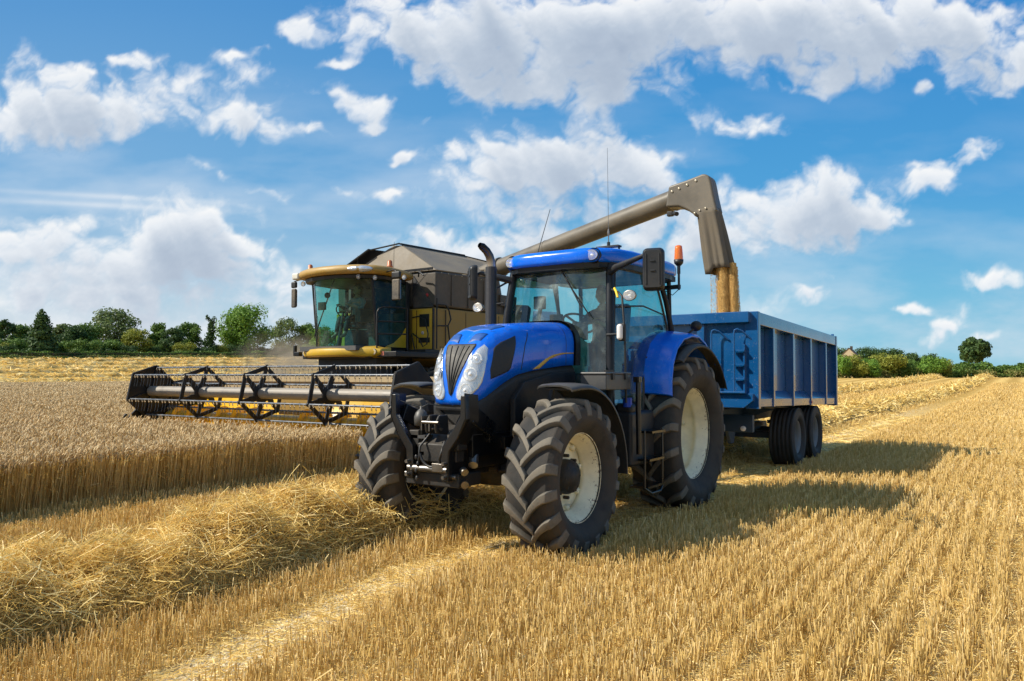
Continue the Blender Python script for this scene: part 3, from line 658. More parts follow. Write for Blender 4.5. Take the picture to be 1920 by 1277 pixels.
for s in(1,-1):
    hl=sweep_decal('headlight',[(s*a,z) for a,z in hp],'y',.006,M_HLSHELL,TR,.02)
    for (x,z,r) in((.222,1.80,.056),(.196,1.655,.068),(.165,1.505,.064)): lamp_at(s*x,z,r,hl)
    vs,fs=decal([(s*a,z) for a,z in grow(hp,-.004)],'y',HOOD,.026,.02); c=MB(); c.add(vs,fs,True); c.build('lens',M_LENS,hl)
    # side intake screen, air vents on the nose, gold stripe
    sweep_decal('side_screen',[(-3.235,1.90),(-3.20,1.93),(-3.13,1.968),(-2.93,2.035),(-2.945,1.95),(-3.02,1.72),(-3.05,1.69),(-3.12,1.665),(-3.295,1.612),(-3.30,1.70)],'x',.006,M_GRILLE2 if 'M_GRILLE2' in globals() else M_BLK,TR,.02,direction=s)
    sweep_decal('air_vent',[(s*.056,-3.325),(s*.19,-3.30),(s*.205,-3.20),(s*.08,-3.235)],'z',.004,M_BLUED,TR,.02)
    if 'M_GOLD' not in globals(): M_GOLD=paint('gold_stripe',(.62,.36,.03),.35,coat=.3)
    sweep_decal('gold_stripe',[(-1.885,1.895),(-2.12,1.888),(-2.30,1.862),(-2.44,1.815),(-2.56,1.752),(-2.66,1.706),(-2.55,1.714),(-2.45,1.765),(-2.36,1.815),(-2.22,1.855),(-2.05,1.878),(-1.885,1.882)],'x',.003,M_GOLD,TR,.015,direction=s,t=.004)
# mesh panel let into the top of the nose
sweep_decal('top_screen',[(-.19,-3.13),(0,-3.15),(.19,-3.13),(.235,-2.95),(0,-2.93),(-.235,-2.95)],'z',.003,M_BLUED,TR,.03)
# seams and a little chaff lying on the bonnet
for s in(1,-1):
    sweep_decal('panel_seam',[(-2.86,1.70),(-2.80,1.95),(-2.72,2.08),(-2.712,2.075),(-2.79,1.945),(-2.85,1.698)],'x',.002,M_BLK,TR,.03,direction=s,t=.004)
    sweep_decal('panel_seam',[(-2.05,1.76),(-2.05,2.20),(-2.044,2.20),(-2.044,1.76)],'x',.002,M_BLK,TR,.03,direction=s,t=.004)
b_=MB(); rr_=random.Random(3)
for k in range(170):
    x,y=rr_.uniform(-.33,.33),rr_.uniform(-3.15,-1.9); h=HOOD.ray_cast(Vector((x,y,5)),Vector((0,0,-1)))
    if h[0]:
        a=rr_.uniform(0,6.28); L=rr_.uniform(.006,.03); d=Vector((math.cos(a),math.sin(a),0))*L; p=h[0]+Vector((0,0,.004)); w=Vector((-d.y,d.x,0))*.09
        b_.add([p-d-w,p+d-w,p+d+w,p-d+w],[(0,1,2,3)],False)
ch_=b_.build('chaff',M_STRAW if 'M_STRAW' in globals() else M_YEL,TR); ch_['kind']='stuff'
# black surround at the rear of the bonnet
b_=MB(); ring=[]
U=len(PL)-1
for off,yo in((.022,.0),(.022,.11),(.0,.13),(-.02,.13),(-.02,-.01)):
    r_=[]
    for s in(1,-1):
        pts=[hood_pt(U,j/14) for j in range(15)]
        q_=[Vector(((p.x+off)*s,p.y+yo,p.z+(off if j>7 else 0))) for j,p in enumerate(pts)]
        r_+=q_ if s==1 else q_[::-1][1:]
    ring.append(r_)
b_.loft(ring,closed=False,cap=False); b_.build('bonnet_seal',M_BLK,TR)
# ---------------------------------------------------------------- under the bonnet
b_=MB()
sec=[]
for (y,w,zt,zb) in((-3.50,.20,1.38,1.16),(-3.47,.25,1.39,1.10),(-3.36,.30,1.45,1.04),(-3.2,.325,1.53,1.0),(-2.9,.35,1.66,1.0),(-2.4,.38,1.73,1.02),(-1.85,.40,1.76,1.0)):
    sec.append([(w*.92,y,zt),(w,y,zt-.05),(w*.98,y,(zt+zb)/2),(w*.75,y,zb+.04),(w*.4,y,zb),(-w*.4,y,zb),(-w*.75,y,zb+.04),(-w*.98,y,(zt+zb)/2),(-w,y,zt-.05),(-w*.92,y,zt)])
b_.loft(sec); ep=b_.build('engine_cover',M_DUSTY,TR,bevel=.01)
b_=MB(); b_.box((0,-3.515,1.325),(.34,.03,.018)); b_.bar((-.16,-3.53,1.33),(.05,-3.50,1.17),.012,.02); b_.bar((.17,-3.53,1.33),(.05,-3.50,1.17),.012,.02); b_.build('tow_plate',M_BLK2,ep)
for s in(1,-1):
    b_=MB(); b_.prism([(-3.02,1.05),(-3.02,1.42),(-2.85,1.58),(-2.3,1.67),(-1.82,1.69),(-1.82,1.0),(-2.6,.98)],'x',s*.34,s*.400); b_.build('engine_side_panel',M_BLK,TR,bevel=.006)
b_=MB(); b_.box((0,-2.55,.93),(.52,2.0,.30)); b_.box((0,-3.1,.86),(.44,.9,.22)); b_.box((0,-1.2,.85),(.62,1.5,.42)); b_.box((0,-.1,.95),(.74,1.1,.62)); b_.box((0,.65,1.0),(.5,.4,.5))
b_.build('chassis',M_DUSTY,TR,bevel=.02)
for s in(1,-1):
    b_=MB(); b_.box((s*.30,-3.05,1.0),(.05,1.1,.20)); 
    b_.box((s*.345,-2.95,1.0),(.05,.4,.12))
    b_.box((s*.33,-3.33,1.07),(.06,.10,.10)); b_.cyl((s*.36,-3.33,1.09),(s*.37,-3.33,1.09),.012,8)
    b_.build('side_rail',M_BLK2,TR,bevel=.008)
# warning labels on the frame
M_YEL=paint('yellow_label',(.72,.50,.02),.5); M_WHITE=paint('white_label',(.6,.62,.62),.5)
b_=MB(); b_.box((.373,-2.98,1.0),(.003,.028,.085)); b_.cur=1; b_.prism([(-2.80,.96),(-2.70,.96),(-2.75,1.055)],'x',.372,.3755); b_.cur=2; b_.prism([(-2.787,.968),(-2.713,.968),(-2.75,1.035)],'x',.3758,.3768); b_.cur=1; b_.box((.3778,-2.75,.985),(.001,.006,.026))
b_.build('warning_label',[M_YEL,M_WHITE,M_BLK],TR)
# front axle
b_=MB(); b_.tube([(-.62,-2.94,.66),(-.35,-2.94,.66),(-.14,-2.94,.70),(.14,-2.94,.70),(.35,-2.94,.66),(.62,-2.94,.66)],[.10,.085,.15,.15,.085,.10],14)
b_.cyl((-.25,-3.08,.74),(.25,-3.08,.74),.04,10); b_.cyl((-.5,-3.08,.72),(.5,-3.08,.72),.016,8); b_.box((0,-2.94,.84),(.3,.4,.16))
for s in(1,-1): b_.cyl((s*.62,-2.94,.48),(s*.62,-2.94,.92),.09,12,.07)
b_.build('front_axle',M_DUSTY,TR,bevel=.012,angle=50)
b_=MB(); b_.cyl((-.62,0,.92),(.62,0,.92),.15,16,.15); b_.build('rear_axle',M_DUSTY,TR)
# wheels ------------------------------------------------------
def tyremat():
    m,n,b=mat('field_tyre'); o=n.obj(); nz_=n.noise(o,5,5,.6); f_=n.noise(o,60,3,.6); xyz=n.sep(o)
    at=n.attr('lug'); c=n.mix(n.smooth(nz_,.3,.7),(.022,.022,.022),(.038,.037,.036))
    c=n.mix(n.math('MULTIPLY',at,n.smooth(n.math('ADD',nz_,n.math('MULTIPLY',f_,.4)),.45,.8,.55,1)),c,(.165,.145,.115))
    c=n.mix(n.math('MULTIPLY',n.attr('side'),n.smooth(nz_,.3,.62,.35,.9)),c,(.066,.053,.040))
    n.L.new(c,b.inputs['Base Color']); b.inputs['Roughness'].default_value=.78; b.inputs['Specular IOR Level'].default_value=.3; n.L.new(n.bump(n.math('ADD',f_,nz_),.003),b.inputs['Normal']); return m
M_TYRE=tyremat()
def rimmat(name,col):
    m,n,b=mat(name); o=n.obj(); x=n.sep(o); r=n.math('SQRT',n.math('ADD',n.math('MULTIPLY',x[1],x[1]),n.math('MULTIPLY',x[2],x[2])))
    nz_=n.noise(o,7,4,.6); sp=n.noise(o,26,4,.7); at=n.attr('edge')
    c=n.mix(n.smooth(nz_,.35,.7),col,tuple(k*.85 for k in col))
    c=n.mix(n.math('MULTIPLY',n.smooth(n.math('ADD',sp,n.math('MULTIPLY',at,.24)),.76,.82),.8),c,(.17,.095,.04)); c=n.mix(n.math('MULTIPLY',n.smooth(n.noise(o,2.2,3),.5,.8),.4),c,(.42,.34,.22))
    n.L.new(c,b.inputs['Base Color']); b.inputs['Roughness'].default_value=.42; return m
M_RIM=rimmat('cream_rim',(.92,.83,.57))
def setattr_f(o,name,vals):
    a=o.data.attributes.new(name,'FLOAT','POINT'); a.data.foreach_set('value',np.array(vals,dtype=np.float32))
def field_wheel(loc,side,R_,W_,rr,nl,dish,hubr,hubx,name='wheel',steer=0,phase=0,lead=.24,parent=None,tyre=None,rimm=None):
    """wheel with tyre, herringbone lugs, dished rim and hub; side=+1 faces +x"""
    w=empty(name,loc,steer,parent or TR); h=W_/2; Rc=R_-.045
    b_=MB(); prof=[(-h*.62,rr),(-h*.80,rr+.03),(-h*1.0,rr+(Rc-rr)*.38),(-h*1.02,rr+(Rc-rr)*.55),(-h*.97,rr+(Rc-rr)*.80),(-h*.90,Rc-.045),(-h*.80,Rc-.018),(-h*.4,Rc-.002),(0,Rc),(h*.4,Rc-.002),(h*.80,Rc-.018),(h*.90,Rc-.045),(h*.97,rr+(Rc-rr)*.80),(h*1.02,rr+(Rc-rr)*.55),(h*1.0,rr+(Rc-rr)*.38),(h*.80,rr+.03),(h*.62,rr)]
    NS=72; b_.lathe(prof,axis='x',n=NS); lug=[0]*len(b_.v); sd=[max(0,min(1,(abs(p[0])-h*.6)/(h*.3))) for p in b_.v]
    for s in(1,-1):
        for i in range(nl):
            p0=2*PI*(i+(.5 if s<0 else 0))/nl+phase; secs=[]; K=9
            for k in range(K):
                t=k/(K-1); 
                if t<.78:
                    q_=t/.78; x=-.030+q_*(h*.93+.030); r0=Rc-.004-.020*q_**3; ht=.050-.002*q_
                else:
                    q_=(t-.78)/.22; x=h*.93+q_*h*.085; r0=Rc-.03-q_*.085; ht=.052*(1-q_)+.004
                f_=1-(1-min(1,t/.8))**1.7; ph=p0-lead/R_*f_*1.0
                wd=(.034+.014*t)*(1.1 if t<.05 else 1); ro=r0+ht
                if t>.78: x+=0.0
                a0,a1=wd*1.35/R_,wd*.95/R_
                def pt(x_,r_,a_): return (x_*s,r_*math.cos(a_),r_*math.sin(a_))
                secs.append([pt(x,r0-.01,ph-a0),pt(x+(.006 if t>.78 else 0),ro,ph-a1),pt(x+(.006 if t>.78 else 0),ro,ph+a1),pt(x,r0-.01,ph+a0)])
            n0=len(b_.v); b_.loft(secs,smooth=False); k_=len(b_.v)-n0; lug+=[1 if (j%4 in(1,2)) else .25 for j in range(k_)]; sd+=[0]*k_
    if side<0: b_.v=[(-a,c,d) for a,c,d in b_.v]
    ty=b_.build('tyre',tyre or M_TYRE,w,bevel=.007,seg=1,angle=35); setattr_f(ty,'lug',lug); setattr_f(ty,'side',sd)
    # rim
    e=h*.62
    prof=[(e+.012,rr+.002),(e+.016,rr+.014),(e+.004,rr+.022),(e-.006,rr+.006),(e-.008,rr-.012),(e-.045,rr-.018),(e-.060,rr-.045),(e-.10,rr-.050),(e-.12,rr-.078),(e-.16,rr-.082),(e-.175,rr-.066),(e-.21,rr-.070),(dish+.02,rr-.085),(dish,rr-.115),(dish+.004,rr*.62),(dish+.02,rr*.52),(dish+.02,hubr)]
    b_=MB(); b_.lathe(prof,axis='x',n=64); att=[max(0,1-abs(p[0]-e)/.16) for p in b_.v]
    b_.lathe([(-e-.01,rr+.015),(-e,rr-.02),(-e+.12,rr-.06),(dish-.01,rr-.09)],axis='x',n=48); att+=[0]*(len(b_.v)-len(att))
    for k in range(8): # clamp lugs at the disc
        a=2*PI*k/8+.2; b_.box((dish+.015,(rr-.10)*math.cos(a),(rr-.10)*math.sin(a)),(.05,.05,.05),('X',a)); 
    att+=[0]*(len(b_.v)-len(att))
    if side<0: b_.v=[(-a,c,d) for a,c,d in b_.v]
    ri=b_.build('rim',rimm or M_RIM,w,angle=40); setattr_f(ri,'edge',att)
    for p in ri.data.polygons: p.use_smooth=True
    b_=MB(); b_.lathe([(dish-.2,hubr*.9),(dish+.03,hubr*1.02),(hubx-.05,hubr),(hubx-.03,hubr*.93),(hubx-.01,hubr*.90),(hubx,hubr*.55),(hubx+.012,hubr*.5),(hubx+.012,.001)],axis='x',n=30)
    b_.lathe([(dish-.012,.05),(dish-.014,rr-.10),(dish-.05,rr-.085),(-e+.02,rr-.055),(-e+.0,rr-.03)],axis='x',n=40); b_.cyl((dish-.3,0,0),(dish-.02,0,0),hubr*1.1,20)  # dark liner added over the rim's inner side, painting in the shade there
    for k in range(8):
        a=2*PI*k/8; b_.cyl((dish,(hubr+.035)*math.cos(a),(hubr+.035)*math.sin(a)),(dish+.075,(hubr+.035)*math.cos(a),(hubr+.035)*math.sin(a)),.016,8)
        if hubx>.05: b_.cyl((hubx-.03,hubr*.8*math.cos(a),hubr*.8*math.sin(a)),(hubx-.004,hubr*.8*math.cos(a),hubr*.8*math.sin(a)),.012,6)
    if side<0: b_.v=[(-a,c,d) for a,c,d in b_.v]
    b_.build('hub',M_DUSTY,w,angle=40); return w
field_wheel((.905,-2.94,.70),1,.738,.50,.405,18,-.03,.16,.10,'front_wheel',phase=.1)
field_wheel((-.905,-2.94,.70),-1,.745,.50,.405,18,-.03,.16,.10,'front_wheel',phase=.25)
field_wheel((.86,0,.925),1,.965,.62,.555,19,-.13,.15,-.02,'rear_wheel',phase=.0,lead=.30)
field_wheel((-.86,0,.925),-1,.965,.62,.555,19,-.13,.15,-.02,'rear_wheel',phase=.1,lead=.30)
# ---------------------------------------------------------------- front mudguards
for s in(1,-1):
    sec=[]
    for k in range(15):
        a=R(180-(180-103)-0-k*7.6) ; rad=.865
        yy=-2.94-.02-math.cos(PI-a)*0; cy=-2.94+rad*math.cos(a)*1.0; cz=.70+rad*math.sin(a)
        tip=1-.25*max(0,(2-k))/2
        r_=[]
        for (x,dr) in((.66,-.03),(.68,0),(.80,.012),(1.0,.012),(1.12,0),(1.155,-.02),(1.165,-.05),(1.155,-.05),(1.14,-.03),(1.0,-.002),(.80,-.002),(.69,-.014)):
            xx=.9+(x-.9)*tip; r_.append((s*xx,-2.94+(rad+dr)*math.cos(a),.70+(rad+dr)*math.sin(a)))
        sec.append(r_)
    b_=MB(); b_.loft(sec); b_.T=None
    b_.bar((s*.62,-2.9,.95),(s*.66,-2.75,1.50),.05,.03); b_.bar((s*.66,-2.75,1.51),(s*1.0,-2.75,1.51),.05,.02)
    b_.build('front_mudguard',M_GREYP,TR)
# ---------------------------------------------------------------- front linkage
def plate_path(b_,pts,w,t,axis='y'):
    """flat plate following a polyline, wide in the picture plane"""
    n_=len(pts)
    L_=[];R_=[]
    for i,p in enumerate(pts):
        a=Vector(pts[max(0,i-1)]);c=Vector(pts[min(n_-1,i+1)]); d=(c-a).normalized(); nn=Vector((-d[1],d[0])); ww=w[i] if isinstance(w,(list,tuple)) else w
        L_.append(Vector(p)+nn*ww/2); R_.append(Vector(p)-nn*ww/2)
    return [tuple(v) for v in L_]+[tuple(v) for v in R_[::-1]]
for s in(1,-1):
    b_=MB()
    for (off,th) in((0,.03),):
        poly=plate_path(b_,[(.41,1.47),(.415,1.27),(.32,1.12),(.215,.99),(.205,.84),(.21,.70)],[.05,.075,.09,.09,.085,.07],.1)
        b_.prism([(s*a,z) for a,z in poly],'y',-3.86,-3.80)
    b_.bar((s*.41,-3.72,1.30),(s*.33,-3.30,1.12),.05,.16)
    # inward facing web
    w3=[((.43),1.49),(.44,1.27),(.355,1.10),(.25,.97),(.24,.74)]
    vs=[(s*a,-3.865,z) for a,z in w3]+[(s*a,-3.66,z-.02) for a,z in w3]; b_.add(vs,[(i,i+1,i+6,i+5) for i in range(4)],False)
    arm=b_.build('lift_arm',M_BLK2,TR,bevel=.008)
    b_=MB()
    for (x,z) in((.235,.86),(.235,.74)): b_.cyl((s*(x-.02),-3.90,z),(s*(x-.02),-3.78,z),.016,12)
    b_.cyl((s*.24,-3.80,.74),(s*.30,-3.80,.74),.022,12); b_.build('pin',M_STEEL,arm)
b_=MB(); b_.cyl((-.23,-3.84,.80),(.23,-3.84,.80),.032,14); b_.box((.13,-3.84,.82),(.12,.07,.075)); b_.build('cross_tube',M_STEEL,TR,bevel=.004,angle=60)
b_=MB()
b_.prism([(-3.80,.86),(-3.80,1.02),(-3.52,1.18),(-3.2,1.18),(-3.2,.72),(-3.55,.72)],'x',-.22,.22)
b_.box((0,-3.62,.70),(.62,.34,.12)); b_.box((.24,-3.72,1.05),(.13,.14,.16)); b_.box((-.21,-3.74,1.03),(.12,.12,.22)); b_.box((.16,-3.70,.92),(.2,.12,.12))
for x in(-.035,.075): b_.prism([(-3.66,1.10),(-3.84,1.12),(-3.86,1.20),(-3.80,1.285),(-3.68,1.285)],'x',x,x+.028)
b_.build('linkage_frame',M_DUSTY,TR,bevel=.012)
b_=MB(); b_.cyl((-.06,-3.85,1.22),(.13,-3.85,1.22),.016,10); b_.cyl((-.06,-3.80,1.16),(.13,-3.80,1.16),.014,10); b_.box((-.065,-3.80,1.21),(.01,.12,.13)); b_.box((.025,-3.845,1.21),(.012,.03,.14))
for z in(1.0,1.1): b_.cyl((.20,-3.80,z),(.20,-3.785,z),.012,8)
b_.cyl((.27,-3.5,.93),(.33,-3.60,.83),.045,14); b_.cyl((.32,-3.74,.80),(.36,-3.76,.78),.035,12); b_.cyl((.32,-3.72,.68),(.36,-3.76,.67),.035,12)
b_.build('linkage_pin',M_STEEL,TR,angle=50)
b_=MB(); b_.lathe([(1.18,.001),(1.18,.062),(1.26,.066),(1.275,.060),(1.30,.052),(1.325,.028),(1.335,.012),(1.36,.012),(1.36,.001)],(-.155,-3.76,0),'z',20); b_.cyl((-.155,-3.76,1.02),(-.155,-3.76,1.20),.012,8); b_.box((-.16,-3.74,1.08),(.17,.12,.03)); b_.box((-.16,-3.74,.93),(.15,.12,.03))
b_.build('valve',M_GREYP,TR,angle=50)
b_=MB()
def arc(c,r,a0,a1,n_=10,ax='y'):
    return [(c[0]+r*math.cos(a0+(a1-a0)*i/n_),c[1],c[2]+r*math.sin(a0+(a1-a0)*i/n_)) for i in range(n_+1)]
b_.tube(arc((.06,-3.86,.96),.14,R(190),R(300)),.013,8); b_.tube([(-.155,-3.76,1.35),(-.22,-3.80,1.37),(-.34,-3.84,1.41)],[.006,.006,.003],6); b_.tube([(-.15,-3.76,1.35),(-.08,-3.75,1.38),(-.03,-3.6,1.36)],.005,6)
b_.tube([(.12,-3.7,1.0),(.19,-3.84,1.05),(.15,-3.86,.9),(.1,-3.8,.85)],.012,8); b_.tube([(-.05,-3.7,1.15),(-.08,-3.86,1.0),(-.10,-3.86,.85),(-.12,-3.82,.75)],.011,8)
for (x,z) in((-.12,.9),(-.10,.84),(-.12,.78),(-.11,.71)): b_.ball((x,-3.87,z),.016,8,6,(1,.5,1.5))
b_.build('hydraulic_hose',M_BLK,TR)
# ---------------------------------------------------------------- cab
M_PILLAR=paint('cab_frame',(.005,.007,.012),.38,dust=.03,spec=.35)
M_RUB=paint('rubber',(.014,.014,.014),.6,dust=.2)
M_TRIM=paint('cab_trim',(.055,.06,.065),.7,dust=.2)
M_SEAT=paint('seat_cloth',(.03,.045,.07),.9)
cabo=None
b_=MB()
for s in(1,-1):
    b_.tube([(s*.735,-1.64,1.20),(s*.725,-1.625,1.7),(s*.69,-1.55,2.4),(s*.65,-1.46,2.93)],.05,8)
    b_.tube([(s*.80,-.02,1.95),(s*.81,-.06,2.2),(s*.79,-.20,2.58),(s*.74,-.34,2.93)],.034,8)
    b_.tube([(s*.66,.26,1.6),(s*.66,.22,2.93)],.03,8)
    b_.bar((s*.66,-1.46,2.90),(s*.72,.24,2.90),.06,.07); b_.bar((s*.70,-1.62,1.18),(s*.72,-.9,1.18),.06,.06)
b_.bar((-.66,-1.46,2.88),(.66,-1.46,2.88),.05,.10); b_.bar((-.66,.24,2.9),(.66,.24,2.9),.05,.08); b_.bar((-.7,.26,1.7),(.7,.26,1.7),.05,.1)
frame=b_.build('cab_frame',M_PILLAR,TR,bevel=.008,angle=50)
b_=MB(); b_.box((0,-.75,1.40),(1.36,1.7,.06)); b_.box((0,.24,1.62),(1.36,.05,.45)); b_.box((0,-1.50,1.42),(.9,.2,.5))
for s in(1,-1): b_.box((s*.60,-.25,1.70),(.14,.9,.5)); 
b_.build('cab_floor',M_TRIM,TR,bevel=.02)
# roof shell
out=[(0,-1.77),(.30,-1.765),(.47,-1.745),(.62,-1.66),(.75,-1.44),(.80,-1.1),(.825,-.5),(.825,0),(.79,.16),(.68,.28),(.4,.33),(0,.34)]
full=out+[(-x,y) for x,y in out[-2:0:-1]]
def lv(sc,z,cy=-.72): return [Vector((x*sc,cy+(y-cy)*sc,z+(-.03*max(0,(-1.2-y))) )) for x,y in full]
b_=MB(); b_.loft([lv(.965,2.925),lv(.99,2.935),lv(1.0,2.96),lv(1.0,3.03),lv(.985,3.065),lv(.94,3.09),lv(.84,3.11),lv(.6,3.128),lv(.3,3.135)],cap=True); roof=b_.build('roof',M_BLUE,TR,angle=40)
b_=MB(); b_.loft([lv(.95,2.87),lv(.955,2.93)],cap=True,smooth=False); b_.build('roof_lining',M_PILLAR,TR)
def worklamp(c,r,parent,name='work_lamp',d=(0,-1,0),oval=1.25,shell=M_BLK,depth=.07):
    q_=Vector(d).to_track_quat('-Y','Z').to_matrix().to_4x4(); b=MB(); b.T=Matrix.Translation(c)@q_@Matrix.Diagonal((oval,1,1,1))
    b.lathe([(-.012,r*.94),(-.012,r*1.04),(.0,r*1.08),(depth*.6,r*.85),(depth,r*.4),(depth,.001)],axis='y',n=28)
    o=b.build(name,shell,parent); 
    c_=MB(); c_.T=b.T; c_.lathe([(-.010,r*.94),(.0,r*.86),(.018,r*.5),(.022,r*.2),(.022,.001)],axis='y',n=28); c_.build('reflector',M_REFL,o)
    c_=MB(); c_.T=b.T; c_.ball((0,.0,0),r*.26,10,6); c_.build('bulb',M_BULB,o)
    c_=MB(); c_.T=b.T; c_.lathe([(-.012,r*.95),(-.018,r*.6),(-.02,.001)],axis='y',n=28); c_.build('lens',M_LENS,o)
    return o
for s in(1,-1):
    worklamp((s*.545,-1.70,2.985),.060,roof,'roof_lamp',(s*.12,-1,0))
    b_=MB(); b_.lathe([(-.01,.085),(.03,.09),(.05,.07)],(s*.545,-1.665,2.985),'y',20); b_.build('lamp_surround',M_BLK,roof)
# panes
def sheetglass(name,fn,nu,nv,parent=None,m_=None):
    vs=[fn(i/nu,j/nv) for i in range(nu+1) for j in range(nv+1)]; fs=[(i*(nv+1)+j,(i+1)*(nv+1)+j,(i+1)*(nv+1)+j+1,i*(nv+1)+j+1) for i in range(nu) for j in range(nv)]
    b_=MB(); b_.add(vs,fs,True); return b_.build(name,m_ or M_GLASS,parent or TR)
def ws(u,v):
    w=.70+(.635-.70)*v; x=(u*2-1)*w; return (x,-1.60+.14*v-.13*(1-(u*2-1)**2),1.30+v*1.55)
sheetglass('windscreen',ws,16,8)
for s in(1,-1):
    up=[(-1.62,1.22),(-1.60,1.7),(-1.53,2.3),(-1.46,2.85)]; 
    poly=[(-1.60,1.24),(-1.59,1.7),(-1.52,2.3),(-1.43,2.87),(-.42,2.87),(-.28,2.58),(-.14,2.25),(-.12,2.13),(-.35,2.12),(-.6,2.02),(-.78,1.85),(-.86,1.6),(-.88,1.24)]
    def xx(y,z): return s*(.735+.055*math.sin(max(0,min(1,(y+1.6)/1.5))*PI*.55)-.06*max(0,z-2.0)/.9)
    vs=[(xx(y,z),y,z) for y,z in poly]; b_=MB(); b_.add(vs,[tuple(range(len(vs)))],True); d_=b_.build('door_glass',M_GLASS,TR)
    b_=MB(); b_.tube([(xx(y,z)+s*.004,y,z) for y,z in poly+poly[:2]],.016,6); b_.build('door_seal',M_RUB,d_)
    b_=MB(); b_.box((s*.79,-.55,1.95),(.03,.05,.16)); b_.tube([(s*.76,-1.45,2.42),(s*.80,-.9,2.46),(s*.78,-.25,2.40)],.01,6); b_.build('door_handle',M_BLK,d_)
vs=[(-.64,.25,1.85),(.64,.25,1.85),(.64,.23,2.86),(-.64,.23,2.86)]; b_=MB(); b_.add(vs,[(0,1,2,3)]); b_.build('rear_window',M_GLASS,TR)
# inside the cab
b_=MB(); b_.box((0,-.38,1.86),(.52,.50,.14)); b_.box((0,-.42,1.62),(.40,.36,.36)); b_.prism([(-.25,1.9),(-.12,1.9),(-.0,2.55),(-.10,2.6)],'x',-.24,.24); b_.build('driver_seat',M_SEAT,TR,bevel=.04,seg=3)
b_=MB(); b_.T=Matrix.Translation((0,-1.02,2.28))@Matrix.Rotation(R(-32),4,'X'); b_.lathe([(.015*math.cos(t*PI/3),.20+.015*math.sin(t*PI/3)) for t in range(6)],axis='z',n=28,close=True)
for k in range(3): a=k*2*PI/3; b_.bar((0,0,-.02),(.2*math.cos(a),.2*math.sin(a),0),.03,.015)
b_.T=None; b_.tube([(0,-1.02,2.27),(0,-1.16,1.95),(0,-1.24,1.45)],[.04,.07,.12],10); b_.box((0,-1.18,2.16),(.34,.16,.18)); b_.build('steering_wheel',M_BLK,TR)
b_=MB(); b_.box((-.42,-.85,2.30),(.18,.05,.24)); b_.tube([(-.48,-.6,1.9),(-.45,-.8,2.2)],.02,6); b_.box((.42,-.45,2.02),(.16,.5,.08)); b_.tube([(-.5,-1.1,2.5),(-.5,-1.2,2.2)],.03,6); b_.box((-.5,-1.12,2.55),(.14,.08,.16)); b_.build('monitor',M_TRIM,TR,bevel=.01)
b_=MB(); b_.add([(-.30,-1.30,1.75),(.32,-1.34,1.75),(.28,-1.30,2.02),(.06,-1.28,2.16),(-.22,-1.26,2.02)],[(0,1,2,3,4)]); b_.box((-.05,-1.3,1.7),(.6,.14,.35)); b_.build('dashboard',paint('pale_dash',(.25,.42,.38),.6),TR,bevel=.03)
# wiper, mirror arms, mirrors
b_=MB(); b_.tube([(.10,-1.625,2.87),(.27,-1.66,2.62),(.40,-1.68,2.40)],[.012,.010,.008],6); b_.tube([(.22,-1.70,2.72),(.50,-1.66,2.30)],.008,5); b_.box((.10,-1.60,2.88),(.07,.06,.05)); b_.build('wiper',M_BLK,TR)
def mirror(s,x0,x1,zb,zt,y,tilt):
    b_=MB(); b_.tube([(s*.66,-1.50,2.80),(s*.80,-1.60,2.84),(s*(x0+.0),y+.02,2.90),(s*(x0+.06),y,2.88)],[.045,.04,.025,.02],8); arm=b_.build('mirror_arm',M_BLK,TR)
    cx,cz=(x0+x1)/2,(zb+zt)/2; w,h=x1-x0,zt-zb
    def rr(w_,h_,r_,y_):
        o=[]
        for (cx_,cz_,a0) in((w_/2-r_,h_/2-r_,0),(-w_/2+r_,h_/2-r_,90),(-w_/2+r_,-h_/2+r_,180),(w_/2-r_,-h_/2+r_,270)):
            for k in range(5):
                a=R(a0+k*22.5); o.append(Vector((cx_+r_*math.cos(a),y_,cz_+r_*math.sin(a))))
        return o
    b_=MB(); b_.T=Matrix.Translation((s*cx,y,cz))@Matrix.Rotation(tilt,4,'Z'); b_.loft([rr(w*.80,h*.86,.03,-.05),rr(w*.93,h*.95,.045,-.035),rr(w,h,.05,.0),rr(w,h,.05,.03)])
    for dx in(-.3,.3): b_.bar((dx*w,-.052,-h*.36),(dx*w,-.052,h*.36),.012,.012)
    b_.box((0,-.054,.08),(.05,.012,.02)); b_.box((0,-.054,-.02),(.05,.012,.02))
    mm=b_.build('mirror',M_BLK,TR,bevel=.004,angle=50)
    c=MB(); c.T=b_.T; c.box((0,.032,.0),(w*.88,.004,h*.92)); c.build('mirror_glass',M_MIRR,mm)
m,n,b=mat('mirror_glass'); b.inputs['Metallic'].default_value=1; b.inputs['Roughness'].default_value=.03; b.inputs['Base Color'].default_value=(.8,.82,.85,1); M_MIRR=m
mirror(1,1.235,1.46,2.52,2.965,-1.86,R(14)); mirror(-1,1.00,1.21,2.57,3.0,-1.70,R(-40))
